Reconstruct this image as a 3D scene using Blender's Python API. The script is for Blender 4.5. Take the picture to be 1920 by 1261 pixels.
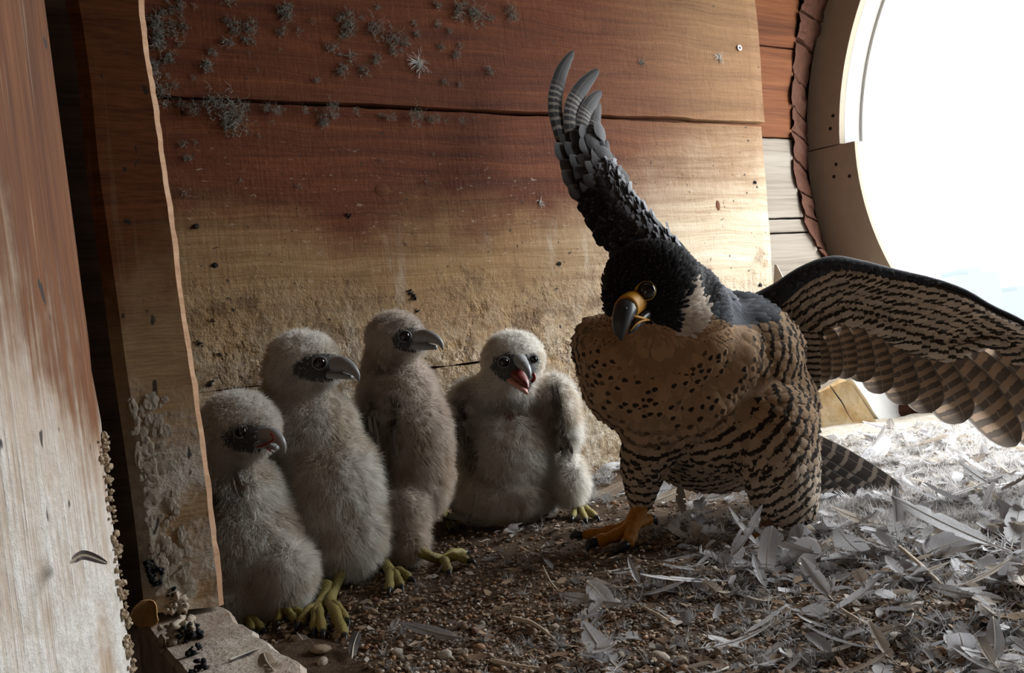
import bpy, math, random
import numpy as np
from mathutils import Vector, Matrix

random.seed(7)
RNG = np.random.default_rng(7)
for o in list(bpy.data.objects):
    bpy.data.objects.remove(o)
SC = bpy.context.scene
COL = SC.collection

# ------------------------------------------------------------------ camera
# The photograph is taken as 1920 x 1261 px with a focal length of 1600 px (30 mm on 36 mm).
# World: X runs along the plank wall towards the round window, Y into that wall, Z up, metres.
FPX, CX, CY = 1600.0, 960.0, 630.5
CAM = np.array([0.0, 0.0, 0.23])
YAW = math.radians(61.0)
PITCH = math.atan(33.0 / FPX)
ROLL = math.radians(6.05)
_F0 = np.array([math.cos(YAW), math.sin(YAW), 0.0])
_R0 = np.array([math.sin(YAW), -math.cos(YAW), 0.0])
_Z = np.array([0.0, 0.0, 1.0])
FW = _F0 * math.cos(PITCH) + _Z * math.sin(PITCH)
_U0 = _Z * math.cos(PITCH) - _F0 * math.sin(PITCH)
RT = _R0 * math.cos(ROLL) - _U0 * math.sin(ROLL)
UP = _R0 * math.sin(ROLL) + _U0 * math.cos(ROLL)

cam_data = bpy.data.cameras.new('camera')
cam_data.sensor_width = 36.0
cam_data.lens = 36.0 * FPX / 1920.0
cam_data.clip_start = 0.01
cam_data.clip_end = 2000.0
cam = bpy.data.objects.new('camera', cam_data)
COL.objects.link(cam)
m = Matrix.Identity(4)
for i in range(3):
    m[i][0], m[i][1], m[i][2], m[i][3] = RT[i], UP[i], -FW[i], CAM[i]
cam.matrix_world = m
SC.camera = cam

# ------------------------------------------------------------------ light and exposure
SC.view_settings.view_transform = 'Standard'
SC.view_settings.look = 'None'
SC.view_settings.gamma = 1.0
SC.view_settings.use_curve_mapping = False
SC.view_settings.exposure = 0.0
SKY = 24.0          # zenith
world = bpy.data.worlds.new('overcast_sky')
SC.world = world
world.use_nodes = True
bgn = world.node_tree.nodes['Background']
bgn.inputs['Color'].default_value = (0.95, 0.98, 1.0, 1.0)
# standard overcast sky, the same all round: L = Lzenith (1 + 2 sin elevation) / 3
_wt = world.node_tree
_tc = _wt.nodes.new('ShaderNodeTexCoord'); _sx = _wt.nodes.new('ShaderNodeSeparateXYZ')
_wt.links.new(_tc.outputs['Generated'], _sx.inputs[0])
_mx = _wt.nodes.new('ShaderNodeMath'); _mx.operation = 'MAXIMUM'; _mx.inputs[1].default_value = 0.0
_wt.links.new(_sx.outputs[2], _mx.inputs[0])
_ma = _wt.nodes.new('ShaderNodeMath'); _ma.operation = 'MULTIPLY_ADD'
_ma.inputs[1].default_value = SKY * 2 / 3; _ma.inputs[2].default_value = SKY / 3
_wt.links.new(_mx.outputs[0], _ma.inputs[0])
_wt.links.new(_ma.outputs[0], bgn.inputs['Strength'])
SC.cycles.max_bounces = 5
SC.cycles.diffuse_bounces = 3
SC.cycles.glossy_bounces = 2
SC.cycles.adaptive_threshold = 0.025
SC.cycles.caustics_reflective = False
SC.cycles.caustics_refractive = False

# the round window (in the wall X = WIN_X) and a sampling portal lying in it: it adds no light of its own
WIN_X, WIN_Y, WIN_Z, WIN_R = 1.62, 0.68, 0.58, 0.625
pl = bpy.data.lights.new('window_daylight_portal', 'AREA')
pl.shape = 'DISK'
pl.size = 2 * WIN_R
pl.cycles.is_portal = True
plo = bpy.data.objects.new('window_daylight_portal', pl)
COL.objects.link(plo)
plo.location = (WIN_X + 0.10, WIN_Y, WIN_Z)
plo.rotation_euler = (0, math.radians(90), 0)      # faces -X, into the room

# ------------------------------------------------------------------ helpers
def ray(px, py):
    return FW + (px - CX) / FPX * RT - (py - CY) / FPX * UP

def P(px, py, d):
    """world point at depth d (metres along the view axis) of a measured direction"""
    return CAM + d * ray(px, py)

def on_plane(px, py, axis, val):
    r = ray(px, py)
    return CAM + r * ((val - CAM[axis]) / r[axis])

def project(p):
    q = np.asarray(p, float) - CAM
    d = q @ FW
    return CX + FPX * (q @ RT) / d, CY - FPX * (q @ UP) / d, d

def nrm(v):
    v = np.asarray(v, float)
    return v / max(1e-12, np.linalg.norm(v))

def smooth(a, b, x):
    t = np.clip((np.asarray(x, float) - a) / (b - a), 0, 1)
    return t * t * (3 - 2 * t)

def _hash(ix, iy, iz, seed):
    h = (ix * 374761393 + iy * 668265263 + iz * 2147483647 + seed * 974634541) & 0x7fffffff
    h = ((h ^ (h >> 13)) * 1274126177) & 0x7fffffff
    return ((h ^ (h >> 16)) & 0xffff) / 65535.0

def vnoise(p, seed=0):
    """value noise in [0,1]; p is (N,3)"""
    p = np.asarray(p, float)
    i = np.floor(p).astype(np.int64)
    f = p - i
    f = f * f * (3 - 2 * f)
    out = 0
    for dx in (0, 1):
        for dy in (0, 1):
            for dz in (0, 1):
                w = (f[:, 0] if dx else 1 - f[:, 0]) * (f[:, 1] if dy else 1 - f[:, 1]) * (f[:, 2] if dz else 1 - f[:, 2])
                out = out + w * _hash(i[:, 0] + dx, i[:, 1] + dy, i[:, 2] + dz, seed)
    return out

def raw_mesh(name, V, F, smooth_shade=True, uv=None, attrs=None):
    """V (N,3); F a list of faces or an int array (M,3)/(M,4)"""
    me = bpy.data.meshes.new(name)
    V = np.asarray(V, float)
    if isinstance(F, np.ndarray):
        k = F.shape[1]
        me.vertices.add(len(V))
        me.vertices.foreach_set('co', V.astype(np.float32).ravel())
        me.loops.add(F.size)
        me.loops.foreach_set('vertex_index', F.astype(np.int32).ravel())
        me.polygons.add(len(F))
        me.polygons.foreach_set('loop_start', np.arange(0, F.size, k, dtype=np.int32))
        me.polygons.foreach_set('loop_total', np.full(len(F), k, dtype=np.int32))
        me.update(calc_edges=True)
    else:
        me.from_pydata([tuple(v) for v in V], [], [tuple(int(i) for i in f) for f in F])
        me.update()
    if smooth_shade:
        me.polygons.foreach_set('use_smooth', np.ones(len(me.polygons), dtype=bool))
    if uv is not None:
        li = np.empty(len(me.loops), dtype=np.int32)
        me.loops.foreach_get('vertex_index', li)
        l = me.uv_layers.new(name='uv')
        l.data.foreach_set('uv', np.asarray(uv, np.float32)[li].ravel())
    for an, av in (attrs or {}).items():
        a = me.attributes.new(an, 'FLOAT_COLOR', 'POINT')
        av = np.asarray(av, np.float32)
        if av.shape[1] == 3:
            av = np.concatenate([av, np.ones((len(av), 1), np.float32)], 1)
        a.data.foreach_set('color', av.ravel())
    return me

ORIGIN = {}
def obj(name, V, F, mat, parent=None, smooth_shade=True, uv=None, attrs=None, kind=None, label=None, at=None):
    """one mesh object from world-space vertices; a part keeps its thing's origin, a thing stands on its own base"""
    V = np.asarray(V, float)
    if parent is not None:
        o0 = ORIGIN[parent.name]
    else:
        o0 = np.array([V[:, 0].mean(), V[:, 1].mean(), V[:, 2].min()]) if at is None else np.asarray(at, float)
    me = raw_mesh(name, V - o0, F, smooth_shade, uv, attrs)
    if mat is not None:
        me.materials.append(mat)
    o = bpy.data.objects.new(name, me)
    COL.objects.link(o)
    if parent is None:
        o.location = o0
    else:
        o.parent = parent
    ORIGIN[o.name] = o0
    if kind:
        o['kind'] = kind
    if label:
        o['label'] = label
    return o

def thing(name, at, label=None, cat=None, group=None, kind=None):
    o = bpy.data.objects.new(name, None)
    o.empty_display_size = 0.02
    COL.objects.link(o)
    o.location = at
    ORIGIN[o.name] = np.asarray(at, float)
    tag(o, label, cat, group, kind)
    return o

def tag(o, label=None, cat=None, group=None, kind=None):
    if label: o['label'] = label
    if cat: o['category'] = cat
    if group: o['group'] = group
    if kind: o['kind'] = kind
    return o

def box_vf(lo, hi, nx=1, ny=1, nz=1):
    """closed box as a grid of quads on each side"""
    V, F = [], []
    lo, hi = np.asarray(lo, float), np.asarray(hi, float)
    n = (nx, ny, nz)
    for ax in range(3):
        a, b = (ax + 1) % 3, (ax + 2) % 3
        for side in (0, 1):
            s = len(V)
            for j in range(n[b] + 1):
                for i in range(n[a] + 1):
                    p = np.empty(3)
                    p[ax] = hi[ax] if side else lo[ax]
                    p[a] = lo[a] + (hi[a] - lo[a]) * i / n[a]
                    p[b] = lo[b] + (hi[b] - lo[b]) * j / n[b]
                    V.append(p)
            w = n[a] + 1
            for j in range(n[b]):
                for i in range(n[a]):
                    f = [s + j * w + i, s + j * w + i + 1, s + (j + 1) * w + i + 1, s + (j + 1) * w + i]
                    F.append(f if side else f[::-1])
    return np.array(V), F

def hexa(c8):
    """closed hexahedron from 8 corners: bottom ring 0-3, top ring 4-7"""
    return np.array(c8, float), [(3, 2, 1, 0), (4, 5, 6, 7), (0, 1, 5, 4), (1, 2, 6, 5), (2, 3, 7, 6), (3, 0, 4, 7)]

def cat_vf(parts):
    V, F, n = [], [], 0
    for v, f in parts:
        V.append(np.asarray(v, float))
        F += [[i + n for i in q] for q in f]
        n += len(v)
    return np.concatenate(V), F

def catmull(pts, n):
    pts = np.asarray(pts, float)
    k = len(pts)
    t = np.linspace(0, k - 1, n)
    out = []
    for x in t:
        i = min(int(x), k - 2)
        f = x - i
        p0, p1, p2, p3 = pts[max(i - 1, 0)], pts[i], pts[i + 1], pts[min(i + 2, k - 1)]
        out.append(0.5 * ((2 * p1) + (-p0 + p2) * f + (2 * p0 - 5 * p1 + 4 * p2 - p3) * f * f + (-p0 + 3 * p1 - 3 * p2 + p3) * f ** 3))
    return np.array(out)

def tube_vf(pts, ra, rb=None, up=(0, 0, 1), n=10, steps=None, cap=True):
    """tapered tube with elliptical section: ra sideways, rb along 'up'"""
    pts = np.asarray(pts, float)
    ra = np.asarray(ra, float) * np.ones(len(pts))
    rb = ra if rb is None else np.asarray(rb, float) * np.ones(len(pts))
    if steps:
        q = catmull(np.concatenate([pts, ra[:, None], rb[:, None]], 1), steps)
        pts, ra, rb = q[:, :3], np.maximum(q[:, 3], 1e-5), np.maximum(q[:, 4], 1e-5)
    T = np.gradient(pts, axis=0)
    V, F = [], []
    for i, p in enumerate(pts):
        t = nrm(T[i])
        s = np.cross(t, up)
        s = nrm(s) if np.linalg.norm(s) > 1e-6 else nrm(np.cross(t, (1, 0.3, 0)))
        u = np.cross(s, t)
        for k in range(n):
            a = 2 * math.pi * k / n
            V.append(p + s * math.cos(a) * ra[i] + u * math.sin(a) * rb[i])
    m_ = len(pts)
    for i in range(m_ - 1):
        for k in range(n):
            F.append([i * n + k, i * n + (k + 1) % n, (i + 1) * n + (k + 1) % n, (i + 1) * n + k])
    if cap:
        V.append(pts[0]); V.append(pts[-1])
        for k in range(n):
            F.append([len(V) - 2, (k + 1) % n, k])
            F.append([len(V) - 1, (m_ - 1) * n + k, (m_ - 1) * n + (k + 1) % n])
    return np.array(V), F

def ball_vf(c, r, n=16, m_=10, ax=None):
    """ellipsoid; r scalar or 3 radii along the axes ax (rows)"""
    r = np.ones(3) * r
    ax = np.eye(3) if ax is None else np.asarray(ax, float)
    V, F = [], []
    for j in range(m_ + 1):
        th = math.pi * j / m_
        for i in range(n):
            a = 2 * math.pi * i / n
            l = np.array([math.sin(th) * math.cos(a), math.sin(th) * math.sin(a), math.cos(th)]) * r
            V.append(np.asarray(c) + l @ ax)
    for j in range(m_):
        for i in range(n):
            a, b = j * n + i, j * n + (i + 1) % n
            if j == 0: F.append([a, a + n, b + n])
            elif j == m_ - 1: F.append([a, a + n, b])
            else: F.append([a, a + n, b + n, b])
    return np.array(V), F

CAX = np.array([RT, UP, FW])     # axes used to lay out bodies: across, up, away

def blob(parts, voxel, it=6):
    """one continuous skin around overlapping volumes; parts are (V,F)"""
    V, F = cat_vf(parts)
    me = raw_mesh('tmp', V, F)
    o = bpy.data.objects.new('tmp', me)
    COL.objects.link(o)
    r = o.modifiers.new('r', 'REMESH'); r.mode = 'VOXEL'; r.voxel_size = voxel
    s = o.modifiers.new('s', 'SMOOTH'); s.factor = 0.6; s.iterations = it
    dg = bpy.context.evaluated_depsgraph_get()
    ev = o.evaluated_get(dg)
    m2 = ev.to_mesh()
    nv = len(m2.vertices)
    co = np.empty(nv * 3, np.float32); m2.vertices.foreach_get('co', co)
    FF = [tuple(p.vertices) for p in m2.polygons]
    ev.to_mesh_clear()
    bpy.data.objects.remove(o); bpy.data.meshes.remove(me)
    return co.reshape(-1, 3).astype(float), FF

def chain(pts, radii, k=7):
    """overlapping balls along a line of (px,py,d) with radii in px at that depth"""
    out = []
    q = catmull(np.concatenate([np.asarray(pts, float), np.asarray(radii, float)[:, None]], 1), k * (len(pts) - 1) + 1)
    for px, py, d, r in q:
        out.append(ball_vf(P(px, py, d), r * d / FPX, 14, 9))
    return out

def ell(px, py, d, rx, ry, rz, roll=0.0):
    """ellipsoid, radii in px at its depth: across, up, away; roll turns it in the picture"""
    c, s = math.cos(math.radians(roll)), math.sin(math.radians(roll))
    ax = np.array([RT * c + UP * s, -RT * s + UP * c, FW])
    return ball_vf(P(px, py, d), np.array([rx, ry, rz]) * d / FPX, 20, 14, ax)

def surf_sample(V, F, n, rng):
    tri = []
    for f in F:
        for k in range(1, len(f) - 1):
            tri.append((f[0], f[k], f[k + 1]))
    tri = np.array(tri)
    a, b, c = V[tri[:, 0]], V[tri[:, 1]], V[tri[:, 2]]
    N = np.cross(b - a, c - a)
    ar = np.linalg.norm(N, axis=1)
    # smooth vertex normals
    VN = np.zeros_like(V)
    for k in range(3):
        np.add.at(VN, tri[:, k], N)
    VN /= np.maximum(np.linalg.norm(VN, axis=1, keepdims=True), 1e-12)
    idx = rng.choice(len(tri), n, p=ar / ar.sum())
    u, v = rng.random(n), rng.random(n)
    w = u + v > 1
    u[w], v[w] = 1 - u[w], 1 - v[w]
    p = a[idx] + (b - a)[idx] * u[:, None] + (c - a)[idx] * v[:, None]
    nn = VN[tri[idx, 0]] * (1 - u - v)[:, None] + VN[tri[idx, 1]] * u[:, None] + VN[tri[idx, 2]] * v[:, None]
    nn /= np.maximum(np.linalg.norm(nn, axis=1, keepdims=True), 1e-12)
    return p, nn

def thin(p, r):
    """keep points at least about r apart"""
    cell, keep = {}, []
    for i, q in enumerate(p):
        k = tuple(np.floor(q / r).astype(int))
        ok = True
        for dx in (-1, 0, 1):
            for dy in (-1, 0, 1):
                for dz in (-1, 0, 1):
                    for j in cell.get((k[0] + dx, k[1] + dy, k[2] + dz), ()):
                        if ((p[j] - q) ** 2).sum() < r * r:
                            ok = False; break
                    if not ok: break
                if not ok: break
            if not ok: break
        if ok:
            cell.setdefault(k, []).append(i)
            keep.append(i)
    return np.array(keep)

# ------------------------------------------------------------------ materials
class NT:
    def __init__(self, name):
        self.m = bpy.data.materials.new(name)
        self.m.use_nodes = True
        self.t = self.m.node_tree
        self.t.nodes.clear()
        self.out = self.t.nodes.new('ShaderNodeOutputMaterial')
    def n(self, typ, **kw):
        nd = self.t.nodes.new('ShaderNode' + typ)
        for k, v in kw.items():
            setattr(nd, k, v)
        return nd
    def set(self, sock, v):
        if isinstance(v, bpy.types.NodeSocket):
            self.t.links.new(v, sock)
        elif v is not None:
            if hasattr(sock.default_value, '__len__') and not hasattr(v, '__len__'):
                v = [v] * len(sock.default_value)
            if hasattr(sock.default_value, '__len__') and len(v) == 3 and len(sock.default_value) == 4:
                v = tuple(v) + (1.0,)
            sock.default_value = v
    def math(self, op, a, b=None, c=None, clamp=False):
        nd = self.n('Math', operation=op, use_clamp=clamp)
        for i, v in enumerate((a, b, c)):
            if v is not None: self.set(nd.inputs[i], v)
        return nd.outputs[0]
    def vmath(self, op, a, b=None):
        nd = self.n('VectorMath', operation=op)
        self.set(nd.inputs[0], a)
        if b is not None: self.set(nd.inputs[1], b)
        return nd.outputs[0]
    def noise(self, vec, scale=1.0, detail=4.0, rough=0.55, dist=0.0, col=False):
        nd = self.n('TexNoise')
        if vec is not None: self.set(nd.inputs['Vector'], vec)
        self.set(nd.inputs['Scale'], scale); self.set(nd.inputs['Detail'], detail)
        self.set(nd.inputs['Roughness'], rough); self.set(nd.inputs['Distortion'], dist)
        return nd.outputs['Color' if col else 'Fac']
    def ramp(self, fac, stops, interp='LINEAR'):
        nd = self.n('ValToRGB')
        cr = nd.color_ramp; cr.interpolation = interp
        while len(cr.elements) < len(stops): cr.elements.new(0.5)
        for e, (p, c) in zip(cr.elements, stops):
            e.position = p
            e.color = (c, c, c, 1) if not hasattr(c, '__len__') else (tuple(c) + (1,))[:4]
        self.set(nd.inputs[0], fac)
        return nd.outputs[0]
    def mix(self, fac, a, b, mode='MIX'):
        nd = self.n('Mix', data_type='RGBA', blend_type=mode)
        self.set(nd.inputs[0], fac); self.set(nd.inputs[6], a); self.set(nd.inputs[7], b)
        return nd.outputs[2]
    def rng(self, v, a, b, c=0.0, d=1.0):
        nd = self.n('MapRange', interpolation_type='SMOOTHSTEP')
        self.set(nd.inputs[0], v)
        for i, x in enumerate((a, b, c, d)): self.set(nd.inputs[i + 1], x)
        return nd.outputs[0]
    def pos(self):
        return self.n('NewGeometry').outputs['Position']
    def scale(self, v, s, off=(0, 0, 0)):
        nd = self.n('Mapping')
        self.set(nd.inputs['Vector'], v); nd.inputs['Scale'].default_value = s; nd.inputs['Location'].default_value = off
        return nd.outputs[0]
    def bump(self, h, strength=0.5, dist=0.002, normal=None):
        nd = self.n('Bump')
        nd.inputs['Strength'].default_value = strength; nd.inputs['Distance'].default_value = dist
        self.set(nd.inputs['Height'], h)
        if normal is not None: self.set(nd.inputs['Normal'], normal)
        return nd.outputs[0]
    def pbsdf(self, col, rough=0.7, normal=None, spec=0.3, trans=0.0, tcol=None, sheen=0.0):
        b = self.n('BsdfPrincipled')
        self.set(b.inputs['Base Color'], col); self.set(b.inputs['Roughness'], rough)
        self.set(b.inputs['Specular IOR Level'], spec)
        if normal is not None: self.set(b.inputs['Normal'], normal)
        sh = b.outputs[0]
        if trans:
            tr = self.n('BsdfTranslucent')
            self.set(tr.inputs['Color'], tcol if tcol is not None else col)
            mx = self.n('MixShader')
            self.set(mx.inputs[0], trans)
            self.t.links.new(sh, mx.inputs[1]); self.t.links.new(tr.outputs[0], mx.inputs[2])
            sh = mx.outputs[0]
        self.t.links.new(sh, self.out.inputs['Surface'])
        return self.m
    def attr(self, name, out='Color'):
        return self.n('Attribute', attribute_name=name).outputs[out]

def plain(name, col, rough=0.6, spec=0.3, var=0.0, scale=200.0):
    t = NT(name)
    c = col
    nrmal = None
    if var:
        f = t.noise(t.pos(), scale, 4)
        c = t.mix(f, tuple(x * (1 - var) for x in col), tuple(min(1, x * (1 + var)) for x in col))
        nrmal = t.bump(f, 0.3, 0.001)
    return t.pbsdf(c, rough, nrmal, spec)
# ================================================================== the setting
WALL_Y = 1.18

def mat_board():
    """weathered red-brown planks, bleached and crusted with droppings low down and towards the window"""
    t = NT('stained_plank')
    p = t.pos()
    sep = t.n('SeparateXYZ'); t.set(sep.inputs[0], p)
    X, Z = sep.outputs[0], sep.outputs[2]
    warp = t.noise(t.scale(p, (2.5, 2.5, 9)), 1.0, 3)
    pw = t.n('CombineXYZ'); t.set(pw.inputs[0], X); t.set(pw.inputs[1], 0.0)
    t.set(pw.inputs[2], t.math('ADD', Z, t.math('MULTIPLY', warp, 0.05)))
    g1 = t.noise(t.scale(pw.outputs[0], (2.2, 1, 55)), 1.0, 5, 0.6)
    g2 = t.noise(t.scale(pw.outputs[0], (9, 1, 330)), 1.0, 4, 0.65)
    saw = t.noise(t.scale(p, (260, 1, 8)), 1.0, 2, 0.5)
    grain = t.math('ADD', t.math('MULTIPLY', g1, 0.6), t.math('MULTIPLY', g2, 0.4))
    big = t.noise(p, 4.5, 5, 0.6)
    big2 = t.noise(t.scale(p, (1, 1, 1), (3, 1, 7)), 11.0, 6, 0.65)
    fine = t.noise(p, 70.0, 6, 0.7)
    red = t.ramp(grain, [(0.30, (0.052, 0.014, 0.006)), (0.52, (0.145, 0.040, 0.014)), (0.72, (0.235, 0.078, 0.028))])
    tan = t.ramp(grain, [(0.30, (0.20, 0.105, 0.042)), (0.52, (0.35, 0.21, 0.095)), (0.75, (0.48, 0.32, 0.165))])
    pale = t.ramp(grain, [(0.34, (0.33, 0.22, 0.13)), (0.50, (0.56, 0.45, 0.32)), (0.7, (0.70, 0.62, 0.50))])
    crust = t.ramp(fine, [(0.30, (0.12, 0.07, 0.03)), (0.47, (0.42, 0.31, 0.19)), (0.66, (0.82, 0.75, 0.62))])
    # tan stain rises from the floor
    zz = t.math('ADD', Z, t.math('MULTIPLY', t.math('SUBTRACT', big, 0.5), 0.22))
    zz = t.math('ADD', zz, t.math('MULTIPLY', t.math('SUBTRACT', big2, 0.5), 0.14))
    ftan = t.rng(zz, 0.50, 0.36)
    xx = t.math('ADD', X, t.math('MULTIPLY', t.math('SUBTRACT', big, 0.5), 0.25))
    zr = t.math('SUBTRACT', zz, t.math('MULTIPLY', t.rng(xx, 0.55, 1.2), 0.19))
    fpale = t.math('MULTIPLY', t.rng(xx, 0.62, 1.02), t.rng(zr, 0.45, 0.24))
    ftop = t.math('MULTIPLY', t.rng(xx, 0.80, 1.22), 0.6)
    c = t.mix(ftop, red, tan)
    c = t.mix(ftan, c, tan)
    c = t.mix(fpale, c, pale)
    fcr = t.math('MULTIPLY', t.rng(t.math('ADD', zz, t.math('MULTIPLY', t.math('SUBTRACT', fine, 0.5), 0.22)), 0.36, 0.20), t.rng(big2, 0.30, 0.52))
    c = t.mix(t.math('MULTIPLY', fcr, 0.8), c, crust)
    # rusty damp patches and pale flecks along the grain
    rust = t.noise(t.scale(p, (1, 1, 1), (9, 2, 4)), 16.0, 6, 0.7)
    c = t.mix(t.math('MULTIPLY', t.math('MULTIPLY', t.rng(rust, 0.50, 0.66), t.rng(zz, 0.42, 0.30)), 0.75), c, (0.12, 0.062, 0.026))
    fl = t.noise(t.scale(p, (60, 1, 190), (2, 0, 5)), 1.0, 4, 0.65)
    c = t.mix(t.math('MULTIPLY', t.math('MULTIPLY', t.rng(fl, 0.62, 0.70), t.rng(Z, 0.60, 0.50)), 0.55), c, (0.50, 0.41, 0.31))
    # streaks of old droppings running down
    st = t.noise(t.scale(p, (16, 1, 3.2)), 1.0, 6, 0.7)
    fst = t.math('MULTIPLY', t.rng(st, 0.56, 0.72), t.rng(zz, 0.48, 0.36))
    c = t.mix(t.math('MULTIPLY', fst, 0.4), c, (0.72, 0.67, 0.58))
    # dark specks
    sp = t.noise(p, 120.0, 2, 0.5)
    c = t.mix(t.rng(sp, 0.70, 0.76), c, (0.05, 0.035, 0.025))
    h = t.math('ADD', t.math('MULTIPLY', grain, 0.5), t.math('MULTIPLY', saw, 0.12))
    h = t.math('ADD', h, t.math('MULTIPLY', t.math('MULTIPLY', fine, t.math('ADD', fcr, 0.10)), 4.5))
    return t.pbsdf(c, 0.75, t.bump(h, 0.9, 0.0035), 0.25)

def mat_attic(name, cols):
    t = NT(name)
    p = t.pos()
    g1 = t.noise(t.scale(p, (1.8, 1.8, 40)), 1.0, 5, 0.6, 0.6)
    g2 = t.noise(t.scale(p, (8, 8, 260)), 1.0, 3, 0.6)
    g = t.math('ADD', t.math('MULTIPLY', g1, 0.65), t.math('MULTIPLY', g2, 0.35))
    c = t.ramp(g, [(0.3, cols[0]), (0.5, cols[1]), (0.72, cols[2])])
    return t.pbsdf(c, 0.8, t.bump(g, 0.5, 0.002), 0.2)

def mat_upright(name, along, whiten, top, mid, low):
    """upright timber: brown above, limed with droppings below; 'along' picks vertical grain or cross-cut saw marks"""
    t = NT(name)
    p = t.pos()
    sep = t.n('SeparateXYZ'); t.set(sep.inputs[0], p)
    Z = sep.outputs[2]
    if along:
        g1 = t.noise(t.scale(p, (70, 70, 3)), 1.0, 5, 0.6, 0.3)
        g2 = t.noise(t.scale(p, (300, 300, 9)), 1.0, 4, 0.6)
    else:
        g1 = t.noise(t.scale(p, (12, 12, 130)), 1.0, 4, 0.6)
        g2 = t.noise(t.scale(p, (60, 60, 420)), 1.0, 3, 0.6)
    g = t.math('ADD', t.math('MULTIPLY', g1, 0.55), t.math('MULTIPLY', g2, 0.45))
    big = t.noise(p, 9.0, 5, 0.65)
    fine = t.noise(p, 110.0, 6, 0.7)
    c = t.ramp(g, [(0.3, top[0]), (0.5, top[1]), (0.72, top[2])])
    zz = t.math('ADD', Z, t.math('MULTIPLY', t.math('SUBTRACT', big, 0.5), 0.30))
    zz = t.math('ADD', zz, t.math('MULTIPLY', t.math('SUBTRACT', g, 0.5), 0.35 if along else 0.1))
    c = t.mix(t.rng(zz, whiten[0], whiten[1]), c, t.ramp(g, [(0.3, mid[0]), (0.6, mid[1])]))
    fw = t.math('MULTIPLY', t.rng(zz, whiten[2], whiten[3]), t.rng(big, 0.30, 0.50))
    c = t.mix(fw, c, t.ramp(fine, [(0.3, low[0]), (0.6, low[1])]))
    st = t.noise(t.scale(p, (150, 150, 6)), 1.0, 3, 0.6)
    c = t.mix(t.math('MULTIPLY', t.rng(st, 0.58, 0.70), 0.30 if along else 0.12), c, (0.52, 0.40, 0.28))
    sp = t.noise(t.scale(p, (1, 1, 0.5)), 95.0, 2, 0.5)
    c = t.mix(t.math('MULTIPLY', t.rng(sp, 0.685, 0.73), 0.9), c, (0.035, 0.03, 0.028))
    h = t.math('ADD', t.math('MULTIPLY', g, 0.5), t.math('MULTIPLY', t.math('MULTIPLY', fine, t.math('ADD', fw, 0.08)), 1.6))
    return t.pbsdf(c, 0.75, t.bump(h, 0.8, 0.003), 0.25)

M_BOARD = mat_board()
M_ATTIC_RED = mat_attic('dark_red_attic_plank', [(0.07, 0.022, 0.010), (0.17, 0.058, 0.022), (0.25, 0.10, 0.04)])
M_ATTIC_GREY = mat_attic('bleached_attic_plank', [(0.16, 0.135, 0.11), (0.28, 0.245, 0.205), (0.37, 0.34, 0.30)])
M_DARKWOOD = mat_attic('dark_rough_boarding', [(0.05, 0.028, 0.016), (0.10, 0.06, 0.035), (0.15, 0.095, 0.06)])
M_LOFT = mat_attic('plain_loft_boarding', [(0.12, 0.085, 0.06), (0.22, 0.165, 0.12), (0.30, 0.235, 0.175)])
M_PANEL = mat_upright('limed_upright_panel', True, (0.31, 0.19, 0.265, 0.13),
                      [(0.065, 0.022, 0.008), (0.15, 0.055, 0.020), (0.24, 0.105, 0.042)],
                      [(0.28, 0.165, 0.095), (0.54, 0.43, 0.33)], [(0.60, 0.55, 0.48), (0.84, 0.81, 0.77)])
M_POST = mat_upright('sawn_post', False, (0.36, 0.25, 0.25, 0.13),
                     [(0.08, 0.024, 0.008), (0.19, 0.062, 0.020), (0.28, 0.105, 0.036)],
                     [(0.30, 0.17, 0.078), (0.50, 0.33, 0.175)], [(0.50, 0.41, 0.30), (0.85, 0.81, 0.74)])
M_LITEDGE = mat_attic('lit_splintered_edge', [(0.32, 0.17, 0.09), (0.50, 0.30, 0.18), (0.62, 0.42, 0.28)])
def mat_sill():
    t = NT('limed_sill')
    p = t.pos()
    a = t.noise(p, 30, 6, 0.65); b = t.noise(p, 160, 5, 0.7)
    c = t.ramp(a, [(0.3, (0.36, 0.26, 0.19)), (0.5, (0.55, 0.46, 0.38)), (0.7, (0.72, 0.66, 0.58))])
    c = t.mix(t.rng(b, 0.62, 0.72), c, (0.06, 0.05, 0.045))
    return t.pbsdf(c, 0.85, t.bump(t.math('ADD', a, b), 0.8, 0.003), 0.2)
M_SILL = mat_sill()
M_FRAME = plain('tan_painted_frame', (0.46, 0.39, 0.31), 0.6, 0.3, 0.12, 40)
M_WHITE = plain('white_window_moulding', (0.62, 0.62, 0.61), 0.5, 0.3, 0.04, 60)
M_BRICK = plain('dark_red_brick', (0.075, 0.033, 0.022), 0.9, 0.1, 0.5, 90)
M_HOLE = plain('dark_screw_hole', (0.03, 0.025, 0.02), 0.8, 0.1)
M_STEEL = plain('dull_steel_screw', (0.45, 0.45, 0.46), 0.35, 0.6)
M_BLACK = plain('soot_black_dropping', (0.02, 0.02, 0.022), 0.6, 0.2, 0.4)

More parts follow.
